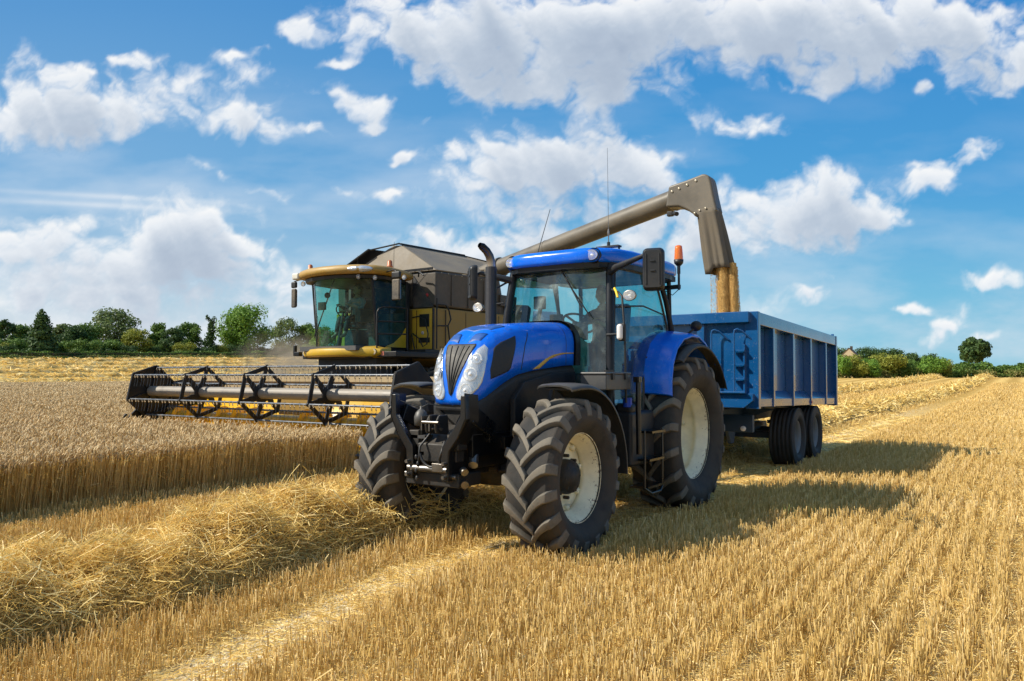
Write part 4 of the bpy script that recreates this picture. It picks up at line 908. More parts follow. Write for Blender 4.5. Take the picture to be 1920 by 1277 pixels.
# lamps on brackets by the windscreen
b_=MB(); b_.tube([(.72,-1.56,2.60),(.86,-1.68,2.55),(.92,-1.72,2.5),(.95,-1.72,2.1),(.95,-1.70,1.35)],.012,6); b_.build('grab_rail',M_BLK,TR)
b_=MB(); b_.tube([(.80,-1.66,2.60),(.84,-1.70,2.56),(.87,-1.72,2.49)],.014,6); b_.build('yellow_sleeve',M_YEL,TR)
worklamp((1.02,-1.74,2.50),.055,TR,oval=1.35,shell=M_STEEL); worklamp((-1.0,-1.74,2.47),.055,TR,oval=1.35,shell=M_STEEL)
b_=MB(); b_.tube([(-.72,-1.6,2.52),(-.92,-1.68,2.50)],.012,6); b_.tube([(-.70,-1.5,2.8),(-.9,-1.55,2.7),(-.93,-1.6,2.3),(-.8,-1.6,1.9)],.014,6); b_.build('lamp_bracket',M_BLK,TR)
m,n,b=mat('white_indicator'); b.inputs['Base Color'].default_value=(.75,.72,.70,1); b.inputs['Roughness'].default_value=.2; M_IND=m
b_=MB(); b_.T=Matrix.Translation((.91,-1.76,2.11)); b_.box((0,0,0),(.065,.06,.17)); b_.T=None; mk=b_.build('marker_lamp',M_IND,TR,bevel=.028,seg=4)
b_=MB(); b_.bar((.70,-1.66,2.09),(.90,-1.74,2.09),.03,.03); b_.box((.915,-1.71,2.11),(.075,.05,.19)); b_.build('lamp_arm',M_BLK,mk,bevel=.01)
# beacon
b_=MB(); b_.bar((.80,-.22,2.74),(1.0,-.26,2.74),.05,.05); b_.cyl((.99,-.26,2.70),(.99,-.26,2.96),.016,8); b_.cyl((.99,-.26,2.90),(.99,-.26,3.02),.022,8); b_.tube([(.80,-.22,2.70),(.90,-.25,2.64),(.98,-.26,2.70)],.005,5); post=b_.build('beacon_post',M_BLK2,TR)
b_=MB(); b_.lathe([(3.0,.001),(3.0,.028),(3.03,.055),(3.075,.06),(3.075,.001)],(.99,-.26,0),'z',20); b_.build('beacon_base',M_BLK,post)
m,n,b=mat('amber_lens'); b.inputs['Base Color'].default_value=(.95,.22,.01,1); b.inputs['Roughness'].default_value=.12; b.inputs['Coat Weight'].default_value=.8; b.inputs['Transmission Weight'].default_value=.35; b.inputs['Subsurface Weight'].default_value=.2; M_AMBER=m
b_=MB(); b_.lathe([(3.075,.053),(3.10,.054),(3.20,.048),(3.245,.042),(3.255,.02),(3.256,.001)],(.99,-.26,0),'z',24); b_.build('amber_lens',M_AMBER,post)
# rear lamp seen from behind, aerials, guidance bracket
b_=MB(); b_.tube([(.82,-.05,2.12),(.95,.05,2.15),(1.05,.1,2.24)],.014,6); b_.ball((1.06,.13,2.27),.075,16,10,(1,.8,.9)); b_.build('rear_lamp',M_BLK,TR)
b_=MB(); b_.box((.36,-.92,3.20),(.30,.10,.02)); b_.box((.22,-.92,3.165),(.02,.02,.08)); b_.box((.50,-.92,3.165),(.02,.02,.08)); b_.cyl((.36,-.92,3.2),(.36,-.92,3.26),.02,10); ar=b_.build('aerial_base',M_BLK,TR)
b_=MB(); b_.cyl((.36,-.92,3.26),(.36,-.92,3.40),.007,8); b_.lathe([(3.33,.007),(3.35,.014),(3.38,.014),(3.42,.006)],(.36,-.92,0),'z',10); b_.tube([(.36,-.92,3.40),(.35,-.92,4.42)],[.0035,.0022],6); b_.build('aerial',M_STEEL,ar)
b_=MB(); b_.cyl((-.60,-1.05,3.08),(-.60,-1.04,3.14),.015,8); b_.tube([(-.60,-1.05,3.12),(-.60,-.70,3.82)],[.006,.004],6); b_.build('aerial',M_BLK,TR)
# exhaust stack
m,n,b=mat('pierced_guard'); o=n.obj(); v=n.n('ShaderNodeTexVoronoi'); v.inputs['Scale'].default_value=75; v.inputs['Randomness'].default_value=.15; n.L.new(o,v.inputs['Vector'])
n.L.new(n.mix(n.smooth(v.outputs['Distance'],.22,.34),(.002,.002,.002),(.028,.028,.032)),b.inputs['Base Color']); b.inputs['Roughness'].default_value=.45; n.L.new(n.bump(v.outputs['Distance'],.004),b.inputs['Normal']); M_PERF=m
b_=MB(); b_.cyl((-.72,-1.86,1.70),(-.72,-1.86,2.93),.066,24); ex=b_.build('exhaust',M_PERF,TR)
m,n,b=mat('hot_steel'); z=n.sep(n.obj())[2]; n.L.new(n.ramp(n.smooth(z,2.95,3.15,t='LINEAR'),[(0,(.42,.36,.30)),(.4,(.16,.14,.13)),(1,(.02,.02,.022))]),b.inputs['Base Color']); b.inputs['Metallic'].default_value=.8; b.inputs['Roughness'].default_value=.35
b_=MB(); pts=[(-.72,-1.86,2.92),(-.72,-1.865,3.0),(-.725,-1.885,3.06),(-.735,-1.93,3.115),(-.75,-2.0,3.16),(-.76,-2.04,3.175)]; b_.tube(pts,[.052,.052,.05,.048,.046,.03],18,cap=False); b_.tube(pts[-2:],[.04,.028],18,cap=False); b_.build('exhaust_tip',m,ex)
# rear mudguards
for s in(1,-1):
    arcp=[(-.86,1.44),(-.86,1.62),(-.80,1.83),(-.66,2.02),(-.44,2.145),(-.15,2.20),(.12,2.195),(.35,2.12),(.58,1.98),(.75,1.84)]
    secs=[]
    for (x,dr) in((.62,-.02),(.66,.015),(.72,.015),(.92,-.01),(1.07,-.035),(1.11,-.06),(1.11,-.085),(1.03,-.06),(.72,-.02),(.64,-.04)):
        r_=[]
        for (y,z) in arcp:
            d=Vector((y-0,z-.95)).normalized(); r_.append((s*x,y+d.x*dr,z+d.y*dr))
        secs.append(r_)
    secs=[[secs[j][i] for j in range(len(secs))] for i in range(len(arcp))]
    b_=MB(); b_.loft(secs); mg=b_.build('rear_mudguard',M_BLUE,TR)
    # flank under the blue skin and the black extension
    b_=MB(); ex_=[]
    for k in range(17):
        a=R(140-k*6.9); ex_.append([(s*x,(1.09+dr)*math.cos(a)*1.0,.925+(1.09+dr)*math.sin(a)) for (x,dr) in((1.03,.02),(1.12,.03),(1.175,.015),(1.19,-.02),(1.175,-.025),(1.16,.0),(1.11,.012),(1.03,-.0))])
    ex_=[r_ for r_ in ex_ if True]; b_.loft(ex_[2:]); b_.build('mudguard_extension',M_RUB,mg)
    b_=MB(); b_.prism([(-.80,1.30),(-.80,1.62),(-.74,1.84),(-.6,2.0),(-.4,2.11),(-.13,2.16),(.1,2.15),(.33,2.08),(.55,1.94),(.7,1.82),(.55,1.5),(.2,1.3)],'x',s*.60,s*.64); b_.build('mudguard_wall',M_TRIM,mg)
# toolbox, tanks, steps
b_=MB(); b_.box((.84,-1.95,1.575),(.30,.58,.16)); b_.box((.84,-1.95,1.665),(.31,.60,.03)); tb=b_.build('toolbox',M_GREYP,TR,bevel=.012)
b_=MB(); 
for y in(-2.1,-1.8): b_.box((.998,y,1.635),(.02,.05,.07))
for k in range(6): b_.box((.86+.0*k,-2.0+.03*k,1.69),(.03,.012,.025))
b_.build('latch',M_BLK,tb)
b_=MB(); b_.box((.80,-1.30,.95),(.34,.62,.60)); b_.box((.86,-1.52,1.28),(.20,.14,.12)); b_.build('fuel_tank',M_BLK,TR,bevel=.04,seg=3)
b_=MB(); b_.cyl((.90,-1.56,1.30),(.90,-1.56,1.40),.05,14); b_.build('blue_cap',paint('blue_cap',(.005,.06,.5),.4),TR)
b_=MB(); b_.tube([(1.05,-1.60,1.62),(1.05,-1.61,1.3),(1.05,-1.60,.80)],.03,8); b_.box((1.04,-1.60,1.60),(.07,.07,.06)); b_.build('grab_post',M_BLK2,TR)
b_=MB()
for (y0,y1,z) in((-1.50,-1.06,.43),(-1.45,-1.05,.72),(-1.38,-1.02,1.02)): b_.box((1.0,(y0+y1)/2,z),(.22,y1-y0,.025))
for y in(-1.04,-1.52):
    b_.tube([(1.08,y,1.05),(1.09,y-.02,.72),(1.09,y-.03,.43)],.014,6)
b_.tube([(1.09,-1.55,.43),(1.10,-1.40,.36),(1.10,-1.15,.36),(1.09,-1.06,.43)],.016,6); b_.build('step_ladder',M_BLK2,TR)
# ---------------------------------------------------------------- people
def skin(name,joints,edges,mat_,parent,sub=2,root=0):
    me=bpy.data.meshes.new(name); me.from_pydata([j[0] for j in joints],edges,[]); me.materials.append(mat_); me.update()
    o=bpy.data.objects.new(name,me); COL.objects.link(o); o.parent=parent
    sk=o.modifiers.new('skin','SKIN'); sk.use_smooth_shade=True; ly=me.skin_vertices[0] if me.skin_vertices else None
    if ly is None:
        import bmesh; bm=bmesh.new(); bm.from_mesh(me); bm.verts.layers.skin.verify(); bm.to_mesh(me); bm.free(); ly=me.skin_vertices[0]
    for i,j in enumerate(joints):
        r=j[1]; ly.data[i].radius=(r,r) if not isinstance(r,tuple) else r; ly.data[i].use_root=(i==root)
    s_=o.modifiers.new('sub','SUBSURF'); s_.levels=s_.render_levels=sub; return o
M_SKIN=paint('skin',(.42,.23,.15),.5); M_HAIR=paint('grey_hair',(.12,.11,.10),.9)
def seated(name,loc,label,shirt,trouser,rz=0,turn=0):
    p=tag(empty(name,loc,rz),label,'person')
    J=[((0,0,.10),(.16,.12)),((0,-.02,.28),(.145,.10)),((0,-.03,.46),(.165,.105)),((0,-.02,.56),(.09,.07)),((0,-.04,.62),(.052,.052)),((0,-.05,.665),(.05,.05)),
       ((.20,-.03,.50),.055),((.27,-.18,.30),.042),((.17,-.42,.36),.030),((-.20,-.03,.50),.055),((-.27,-.18,.30),.042),((-.17,-.42,.36),.030),
       ((.10,-.06,.05),.085),((.14,-.46,.08),.065),((.14,-.56,-.32),.045),((.14,-.70,-.38),.035),((-.10,-.06,.05),.085),((-.14,-.46,.08),.065),((-.14,-.56,-.32),.045),((-.14,-.70,-.38),.035)]
    E_=[(0,1),(1,2),(2,3),(3,4),(4,5),(3,6),(6,7),(7,8),(3,9),(9,10),(10,11),(0,12),(12,13),(13,14),(14,15),(0,16),(16,17),(17,18),(18,19)]
    # hands: palm and five curled fingers each, rooted in the same figure
    for s,w in((1,8),(-1,11)):
        b0=Vector(J[w][0]); i0=len(J); J.append((b0+Vector((-s*.02,-.05,.02)),(.026,.016))); E_.append((w,i0))
        for k,(dx,L) in enumerate(((.028,.026),(.010,.030),(-.008,.028),(-.026,.022))):
            a=len(J); J.append((b0+Vector((-s*.02+dx,-.085,.035)),.009)); J.append((b0+Vector((-s*.02+dx,-.10-L*.3,.018)),.008)); J.append((b0+Vector((-s*.02+dx,-.095,-.002)),.007)); E_+= [(i0,a),(a,a+1),(a+1,a+2)]
        a=len(J); J.append((b0+Vector((-s*.055,-.05,.03)),.010)); J.append((b0+Vector((-s*.06,-.08,.02)),.008)); E_+=[(i0,a),(a,a+1)]
    skin('body',J,E_,M_SKIN,p)
    c=skin('shirt',[((0,0,.09),(.175,.135)),((0,-.02,.28),(.158,.112)),((0,-.03,.46),(.178,.118)),((0,-.02,.555),(.095,.078)),((.20,-.03,.50),.066),((.265,-.17,.32),.052),((.23,-.28,.32),.046),((-.20,-.03,.50),.066),((-.265,-.17,.32),.052),((-.23,-.28,.32),.046)],[(0,1),(1,2),(2,3),(3,4),(4,5),(5,6),(3,7),(7,8),(8,9)],shirt,p)
    skin('trousers',[((0,0,.08),(.165,.125)),((.10,-.06,.05),.095),((.14,-.46,.08),.075),((.14,-.55,-.28),.055),((-.10,-.06,.05),.095),((-.14,-.46,.08),.075),((-.14,-.55,-.28),.055)],[(0,1),(1,2),(2,3),(0,4),(4,5),(5,6)],trouser,p)
    h=MB(); h.T=Matrix.Translation((0,-.06,.76))@Matrix.Rotation(turn,4,'Z')
    h.ball((0,0,0),.115,20,14,(.68,.86,1)); h.ball((0,-.045,-.055),.06,14,10,(.85,.8,.8)); h.ball((0,-.108,-.02),.016,8,6,(.8,1,1.6)); 
    for s in(1,-1): h.ball((s*.03,-.088,.012),.013,8,6); h.ball((s*.078,.0,-.01),.022,8,6,(.4,.8,1.2))
    h.box((0,-.098,-.062),(.045,.012,.008)); h.build('head',M_SKIN,p)
    h2=MB(); h2.T=h.T; h2.ball((0,.018,.022),.118,20,12,(.71,.86,.98)); h2.build('hair',M_HAIR,p); return p
seated('person',(-4.5,8.80,1.92),'grey haired driver in dark blue shirt seated at the wheel of the blue tractor',paint('navy_shirt',(.03,.05,.10),.8),paint('dark_trousers',(.02,.022,.028),.8),turn=R(20))
# ================================================================ combine harvester
CB=tag(empty('combine_harvester',(-12.9,12.0,0)),'dusty yellow and brown combine harvester with a wide reel and raised unloading arm','combine')
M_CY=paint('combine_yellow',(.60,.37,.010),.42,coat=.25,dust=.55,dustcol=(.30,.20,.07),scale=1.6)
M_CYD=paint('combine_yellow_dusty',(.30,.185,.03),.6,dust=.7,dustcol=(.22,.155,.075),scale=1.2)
M_HY=paint('header_yellow',(.72,.40,.006),.3,coat=.3,dust=.3,dustcol=(.45,.32,.14),scale=2.2)
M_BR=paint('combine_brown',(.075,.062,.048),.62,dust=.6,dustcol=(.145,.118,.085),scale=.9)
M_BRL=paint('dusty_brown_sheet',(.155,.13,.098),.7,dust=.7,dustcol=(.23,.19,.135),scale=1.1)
M_REEL=paint('reel_black',(.007,.0075,.009),.42,dust=.07,scale=4,spec=.35)
M_BAT=paint('bat_steel',(.10,.12,.15),.35,metal=.5,dust=.25,scale=6)
M_TUBE=paint('reel_tube',(.24,.215,.185),.5,dust=.5,dustcol=(.30,.25,.18),scale=3)
M_TINE=paint('tine_wire',(.50,.40,.26),.4,metal=.3)
M_CGLASS=glassmat('combine_glass',(.30,.38,.34),.02,(.38,.74,.70),.20,.01,.12)
# body
b_=MB()
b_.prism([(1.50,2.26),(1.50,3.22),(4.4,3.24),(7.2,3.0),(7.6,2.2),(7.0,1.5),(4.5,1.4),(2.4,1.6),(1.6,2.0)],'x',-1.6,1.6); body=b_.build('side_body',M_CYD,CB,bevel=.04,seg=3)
b_=MB(); b_.box((-1.28,1.485,2.72),(.66,.03,.94)); b_.build('front_panel',M_CY,CB,bevel=.008)
b_=MB(); b_.box((1.28,1.485,2.72),(.66,.03,.94))
fp=b_.build('front_panel',M_CY,CB,bevel=.008)
b_=MB(); b_.box((1.33,1.465,2.92),(.30,.02,.30)); b_.box((1.33,1.465,2.46),(.34,.02,.12)); b_.build('opening',M_REEL,fp,bevel=.03,seg=3)
b_=MB(); b_.box((1.60,1.47,2.72),(.03,.05,.95)); b_.box((1.62,1.9,2.72),(.012,.02,.92)); b_.box((1.1,1.46,2.72),(.012,.012,.9)); b_.build('panel_edge',M_REEL,fp)
b_=MB(); b_.lathe([(1.462,.001),(1.462,.04),(1.466,.04)],(1.28,0,2.63),'y',16); b_.cur=1; b_.box((1.28,1.459,2.63),(.012,.004,.045)); b_.lathe([(1.53-.002,.001),(1.53-.002,.045),(1.53,.045)],(1.38,-.03,3.52),'y',16); b_.build('warning_sticker',[M_WHITE,paint('sticker_red',(.4,.03,.03),.5)],CB)
b_=MB()
for y in(2.7,4.1,5.6): b_.box((1.603,y,2.55),(.008,.014,1.25))
b_.box((1.603,4.2,2.3),(.008,5.0,.014)); b_.box((1.604,3.4,2.0),(.01,.9,.35))
for k in range(9): b_.box((1.61,5.0,2.5+k*.06),(.02,.8,.02))
b_.build('panel_seam',M_REEL,CB)
# grain tank with sloping front cut and hipped cover
b_=MB()
pr=lambda x,y,z:(x,y,z)
V_=[(-1.62,1.52,3.25),(1.62,1.52,3.25),(1.64,1.52,4.06),(-1.64,1.52,4.06),(-1.62,3.9,3.25),(1.62,3.9,3.25),(1.64,3.9,4.14),(-1.64,3.9,4.14)]
b_.add(V_,[(0,1,2,3),(1,5,6,2),(5,4,7,6),(4,0,3,7),(3,2,6,7),(0,4,5,1)],False); b_.build('grain_tank',M_BR,CB,bevel=.05,seg=3)
b_=MB(); b_.prism([(.96,3.23),(1.58,3.23),(.96,4.0)],'y',1.49,1.512); b_.build('shield',paint('dark_shield',(.022,.026,.034),.5,dust=.3),CB)
b_=MB(); b_.box((.2,5.2,3.45),(2.6,2.2,.5)); b_.box((.0,6.2,3.55),(2.2,1.2,.7)); b_.build('engine_deck',M_BR,CB,bevel=.05)
b_=MB(); t=.03
b_.add([(-1.55,1.56,4.07),(1.60,1.56,4.09),(.14,1.98,4.86),(-.12,1.98,4.88)],[(0,1,2,3)],False); b_.build('front_cover',M_BRL,CB,solid=.03)
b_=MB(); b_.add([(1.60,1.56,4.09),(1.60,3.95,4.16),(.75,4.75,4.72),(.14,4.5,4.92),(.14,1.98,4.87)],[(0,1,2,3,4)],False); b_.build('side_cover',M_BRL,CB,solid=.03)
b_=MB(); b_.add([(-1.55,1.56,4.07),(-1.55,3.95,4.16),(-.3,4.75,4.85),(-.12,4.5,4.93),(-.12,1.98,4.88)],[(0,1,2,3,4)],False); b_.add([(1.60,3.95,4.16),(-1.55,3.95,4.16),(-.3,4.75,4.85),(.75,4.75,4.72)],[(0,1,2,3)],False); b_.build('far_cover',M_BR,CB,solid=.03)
b_=MB(); b_.bar((.14,1.93,4.90),(.16,4.5,4.95),.05,.03); b_.bar((.16,4.5,4.93),(.80,4.80,4.74),.04,.03); b_.bar((-1.62,1.50,4.07),(-1.30,1.52,4.42),.07,.02); b_.bar((-1.30,1.52,4.42),(-.72,1.70,4.80),.07,.02); b_.bar((-.72,1.75,4.80),(.1,1.95,4.92),.05,.02); b_.bar((-1.5,1.49,4.12),(1.55,1.49,4.13),.03,.05)
b_.add([(-1.66,1.50,4.05),(-1.30,1.50,4.44),(-.72,1.68,4.82),(-.70,2.3,4.84),(-1.30,2.3,4.46),(-1.7,2.3,4.07)],[(0,1,4,5),(1,2,3,4)],False)
b_.build('cover_edge',M_REEL,CB,solid=.01)
# cab
b_=MB()
rf=[(0,-.52),(.5,-.47),(.95,-.30),(1.22,-.02),(1.30,.35),(1.28,.9),(1.12,1.3),(.6,1.42),(0,1.44)]; rff=rf+[(-x,y) for x,y in rf[-2:0:-1]]
def cv(sc,z,dy=0): return [Vector((x*sc,.45+(y-.45)*sc,z+(.0 if y<.5 else -.02))) for x,y in rff]
b_.loft([cv(.90,3.87),cv(.96,3.875),cv(1.0,3.92),cv(1.01,3.965),cv(.985,4.03),cv(.93,4.065),cv(.7,4.10),cv(.3,4.12)]); croof=b_.build('cab_roof',paint('dusty_roof',(.36,.21,.025),.5,dust=.6,dustcol=(.34,.24,.12),scale=1.5),CB,angle=40)
b_=MB(); b_.loft([cv(.88,3.78),cv(.89,3.85)],smooth=False); b_.build('roof_lining',M_REEL,CB)
b_=MB()
b_.T=Matrix.Translation((.93,-.235,3.965))@Matrix.Rotation(R(30),4,'Z')
b_.ball((0,0,0),.30,24,14,(1.0,.24,.25)); b_.T=None
b_.build('roof_lamp',M_HLSHELL,croof)
b_=MB(); b_.box((-1.22,-.10,3.96),(.22,.22,.16)); b_.build('roof_lamp',M_CREAM,croof,bevel=.04,seg=3)
for (x,y,z) in((.86,-.20,3.80),(1.12,.05,3.79),(1.62,.45,3.80),(-1.05,-.1,3.78)):
    worklamp((x,y,z),.055,CB,'work_lamp',(.2,-1,-.1),1.0,M_BR,.05)
for (x,y) in((.90,.75),(-1.15,.2)):
    b_=MB(); b_.lathe([(4.10,.001),(4.10,.07),(4.15,.07),(4.16,.06),(4.25,.055),(4.28,.03),(4.28,.001)],(x,y,0),'z',18); b_.build('beacon',paint('dusty_amber',(.50,.13,.03),.4,dust=.3),croof,angle=40)
b_=MB()
for s in(1,-1):
    b_.bar((s*.97,.30,2.28),(s*.95,.12,3.82),.06,.06); b_.bar((s*.98,1.22,2.28),(s*.98,1.22,3.82),.07,.07)
    b_.bar((s*.97,.25,2.28),(s*.97,1.3,2.28),.06,.06)
b_.box((0,1.35,3.0),(1.9,.06,1.6)); b_.build('cab_frame',M_REEL,CB,bevel=.01)
b_=MB()
def cw(u,v): 
    k=u*2-1; return (k*(.96-.02*v),(.28-.17*v)-.42*(1-abs(k)**2.2),2.29+v*1.52)
sheetglass('windscreen',cw,18,6,CB,M_CGLASS)
for s in(1,-1):
    b_=MB(); b_.add([(s*.98,.30,2.30),(s*.98,1.2,2.30),(s*.98,1.2,3.8),(s*.98,.13,3.8)],[(0,1,2,3)]); b_.build('door_glass',M_CGLASS,CB)
b_=MB(); b_.add([(1.0,.5,2.28),(1.0,1.22,2.28),(1.0,1.22,2.78),(1.0,1.05,2.56),(1.0,.8,2.38)],[(0,1,2,3,4)],False); b_.build('door_corner',M_CY,CB,solid=.02)
b_=MB(); b_.box((0,.5,2.24),(1.8,1.6,.10)); b_.box((0,1.3,2.7),(1.8,.1,.8)); b_.build('cab_floor',M_TRIM,CB)
b_=MB(); b_.box((0,.62,2.80),(.5,.5,.14)); b_.prism([(.82,2.85),(.95,2.85),(1.05,3.5),(.95,3.5)],'x',-.25,.25); b_.box((0,.62,2.5),(.4,.4,.4)); b_.build('driver_seat',M_SEAT,CB,bevel=.04)
b_=MB(); b_.T=Matrix.Translation((0,.18,3.08))@Matrix.Rotation(R(-50),4,'X'); b_.lathe([(.014*math.cos(t*PI/3),.19+.014*math.sin(t*PI/3)) for t in range(6)],axis='z',n=24,close=True); b_.box((0,0,0),(.36,.03,.012)); b_.T=None; b_.tube([(0,.18,3.07),(0,.05,2.3)],[.03,.06],8); b_.box((.45,.45,3.0),(.16,.5,.3)); b_.box((-.62,.1,3.25),(.22,.06,.18)); b_.ball((-.5,.15,3.5),.07,10,8); b_.build('steering_wheel',M_BLK,CB)
b_=MB(); b_.bar((.1,-.19,3.80),(-.6,-.12,2.55),.02,.02); b_.bar((-.55,-.10,3.0),(-.75,.0,2.5),.012,.012); b_.build('wiper',M_REEL,CB)
seated('person',(-12.9,12.66,2.88),'driver in pale grey shirt and dark trousers seated inside the combine harvester cab',paint('grey_shirt',(.20,.25,.27),.8),paint('dark_trousers',(.02,.022,.028),.8))
# front sill with lamps, platform, rails
b_=MB(); sec=[]
for k in range(13):
    x=-1.12+k*(2.45/12); yb=.10-.38*max(0,1-((x+.0)/1.1)**2) if abs(x)<1.1 else .10; f=1+.35*math.exp(-((x-1.08)/.25)**2)+.15*math.exp(-((x+1.0)/.16)**2)
    if k in(0,12): f*=.6
    zc=2.155
    sec.append([(x,yb-.02,zc+.10*f),(x,yb-.12*f,zc+.07*f),(x,yb-.15*f,zc),(x,yb-.12*f,zc-.07*f),(x,yb-.02,zc-.10*f),(x,yb+.25,zc-.10),(x,yb+.25,zc+.10)])
b_.loft(sec); sill=b_.build('front_sill',M_CY,CB,bevel=.006,angle=50)
for (x,y) in((.98,-.075),(1.20,-.035),(-.98,-.09)): worklamp((x,y,2.155),.062,sill,'sill_lamp',oval=.95,depth=.03)
b_=MB(); b_.box((.0,.6,2.08),(2.2,1.3,.12)); b_.box((1.45,.80,2.10),(.62,1.5,.12)); b_.box((1.45,1.3,2.13),(.55,.5,.2)); b_.box((0,.9,1.8),(1.9,1.2,.5)); b_.box((-1.25,-.05,2.14),(.18,.12,.1)); b_.box((-1.36,-.05,2.22),(.07,.07,.25)); b_.build('platform',M_REEL,CB,bevel=.015)
b_=MB(); b_.box((1.36,.06,2.12),(.09,.03,.09)); b_.build('reflector',paint('faded_red_lens',(.45,.14,.09),.5),CB)
def rail(name,paths,r=.018):
    b_=MB()
    for p in paths: b_.tube(p,r,8)
    b_.build(name,M_REEL,CB)
rail('hand_rail',[[(1.22,.02,2.20),(1.22,.02,3.02),(1.24,.06,3.10),(1.30,.15,3.14),(1.42,.55,3.15),(1.46,.72,3.14),(1.46,.74,2.2)],[(1.22,.02,2.82),(1.46,.74,2.84)],[(1.22,.02,2.55),(1.46,.74,2.56)]])
rail('hand_rail',[[(1.72,1.45,2.25),(1.72,1.45,3.42)],[(1.72,1.45,3.28),(1.74,1.75,3.28),(1.75,1.86,3.16),(1.76,1.92,2.95),(1.75,1.82,2.80),(1.72,1.45,2.78)],[(1.75,1.82,2.80),(1.75,1.9,2.4)]])
rail('hose',[[(1.0,1.44,3.0),(1.2,1.40,3.02),(1.40,1.40,2.95),(1.52,1.38,2.6),(1.50,1.36,2.36),(1.38,1.36,2.30),(1.25,1.36,2.5),(1.05,1.38,2.62)],[(1.0,1.40,2.6),(1.1,1.36,2.35),(1.2,1.3,2.2)]],.016)
for s,w in((1,.22),(-1,.15)):
    b_=MB(); b_.tube([(s*1.05,.3,3.9),(s*1.5,.22,3.95),(s*1.66,.15,3.9),(s*1.66,.15,3.75)],.016,8); a_=b_.build('mirror_arm',M_REEL,CB)
    b_=MB(); b_.box((s*1.66,.15,3.50),(w,.07,.46)); b_.build('mirror',paint('dusty_mirror_case',(.05,.045,.04),.6,dust=.6),a_,bevel=.03,seg=3)
    b_=MB(); b_.box((s*1.66,.15,3.82),(w*1.1,.08,.15)); b_.build('mirror',M_BLK,a_,bevel=.03,seg=3)
    b_=MB(); b_.box((s*1.66,.189,3.50),(w*.85,.004,.40)); b_.build('mirror_glass',M_MIRR,a_)
b_=MB(); b_.tube([(.6,1.2,4.1),(.8,1.0,4.75)],[.006,.004],5); b_.tube([(1.2,1.4,3.95),(1.3,1.3,4.05),(1.45,1.3,3.95)],.02,6); b_.tube([(-.9,1.5,4.1),(-.9,1.5,4.65)],[.004,.003],5); b_.build('aerial',M_BLK,CB)
# running gear
for s in(1,-1):
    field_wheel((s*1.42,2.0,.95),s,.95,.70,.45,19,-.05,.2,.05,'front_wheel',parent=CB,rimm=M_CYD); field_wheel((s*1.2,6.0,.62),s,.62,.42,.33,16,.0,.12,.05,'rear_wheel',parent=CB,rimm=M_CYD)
b_=MB(); b_.cyl((-1.3,2.0,.95),(1.3,2.0,.95),.18,12); b_.box((0,2.6,1.4),(1.9,3.6,.9)); b_.box((0,6.0,.8),(1.8,.3,.3)); b_.build('chassis',M_REEL,CB,bevel=.02)
b_=MB(); b_.add([(-.75,-1.0,.45),(.75,-1.0,.45),(.75,1.2,1.35),(-.75,1.2,1.35),(-.75,-1.0,1.15),(.75,-1.0,1.15),(.75,1.2,2.0),(-.75,1.2,2.0)],[(0,1,5,4),(1,2,6,5),(2,3,7,6),(3,0,4,7),(4,5,6,7),(0,3,2,1)],False); b_.build('feeder_house',M_CYD,CB,bevel=.02)
# ---- header
HD=empty('header',(0,-2.0,0),0,CB)
b_=MB(); b_.add([(-4.15,1.15,1.52),(4.15,1.15,1.52),(4.15,1.15,.98),(-4.15,1.15,.98)],[(0,1,2,3)],False); b_.box((0,1.18,1.56),(8.3,.14,.10)); b_.build('back_wall',paint('dusty_header_sheet',(.40,.30,.16),.7,dust=.7,dustcol=(.42,.33,.21)),HD,solid=.02)
b_=MB(); sec=[]
for (y,z) in((-.75,.30),(-.70,.33),(-.1,.27),(.3,.24),(.8,.34),(1.08,.60),(1.13,1.22)): sec.append([(-4.15,y,z),(4.15,y,z)])
b_.loft(sec,closed=False,cap=False,smooth=True); b_.build('header_floor',M_HY,HD,solid=.02)
b_=MB(); b_.cyl((-4.1,.55,.62),(4.1,.55,.62),.20,22); N_=260
vs=[];fs=[]
for s in(1,-1):
    i0=len(vs)
    for i in range(N_+1):
        x=s*(.55+3.5*i/N_); a=2*PI*i/N_*6.4*s; vs+=[(x,.55+.20*math.cos(a),.62+.20*math.sin(a)),(x,.55+.33*math.cos(a),.62+.33*math.sin(a))]
    fs+=[(i0+2*i,i0+2*i+1,i0+2*i+3,i0+2*i+2) for i in range(N_)]
b_.add(vs,fs,True); b_.build('auger',M_HY,HD,angle=40)
b_=MB(); b_.box((0,-.78,.30),(8.3,.10,.02))
for k in range(108): x=-4.1+k*.0765; b_.add([(x-.02,-.76,.30),(x+.02,-.76,.30),(x,-.92,.29),(x,-.80,.325)],[(0,2,3),(1,3,2),(0,1,2),(0,3,1)],False)
b_.build('cutter_bar',M_STEEL,HD)
for s in(1,-1):
    b_=MB(); b_.prism([(-.95,.30),(-.65,.50),(-.2,.95),(.4,1.45),(1.2,1.60),(1.2,.25),(-.8,.22)],'x',s*4.17,s*4.22); b_.bar((s*4.2,-1.0,.28),(s*4.2,-.5,.75),.05,.05); b_.build('divider',M_REEL,HD,bevel=.008)
    b_=MB(); b_.bar((s*4.14,1.1,1.5),(s*4.14,.0,1.27),.07,.10); b_.cyl((s*4.14,1.0,.9),(s*4.14,.3,1.25),.035,8); b_.build('reel_arm',M_REEL,HD,bevel=.006)
# reel
RZ=1.275; RR_=.555; RP=R(18)
RE=empty('reel',(0,0,RZ),0,HD)
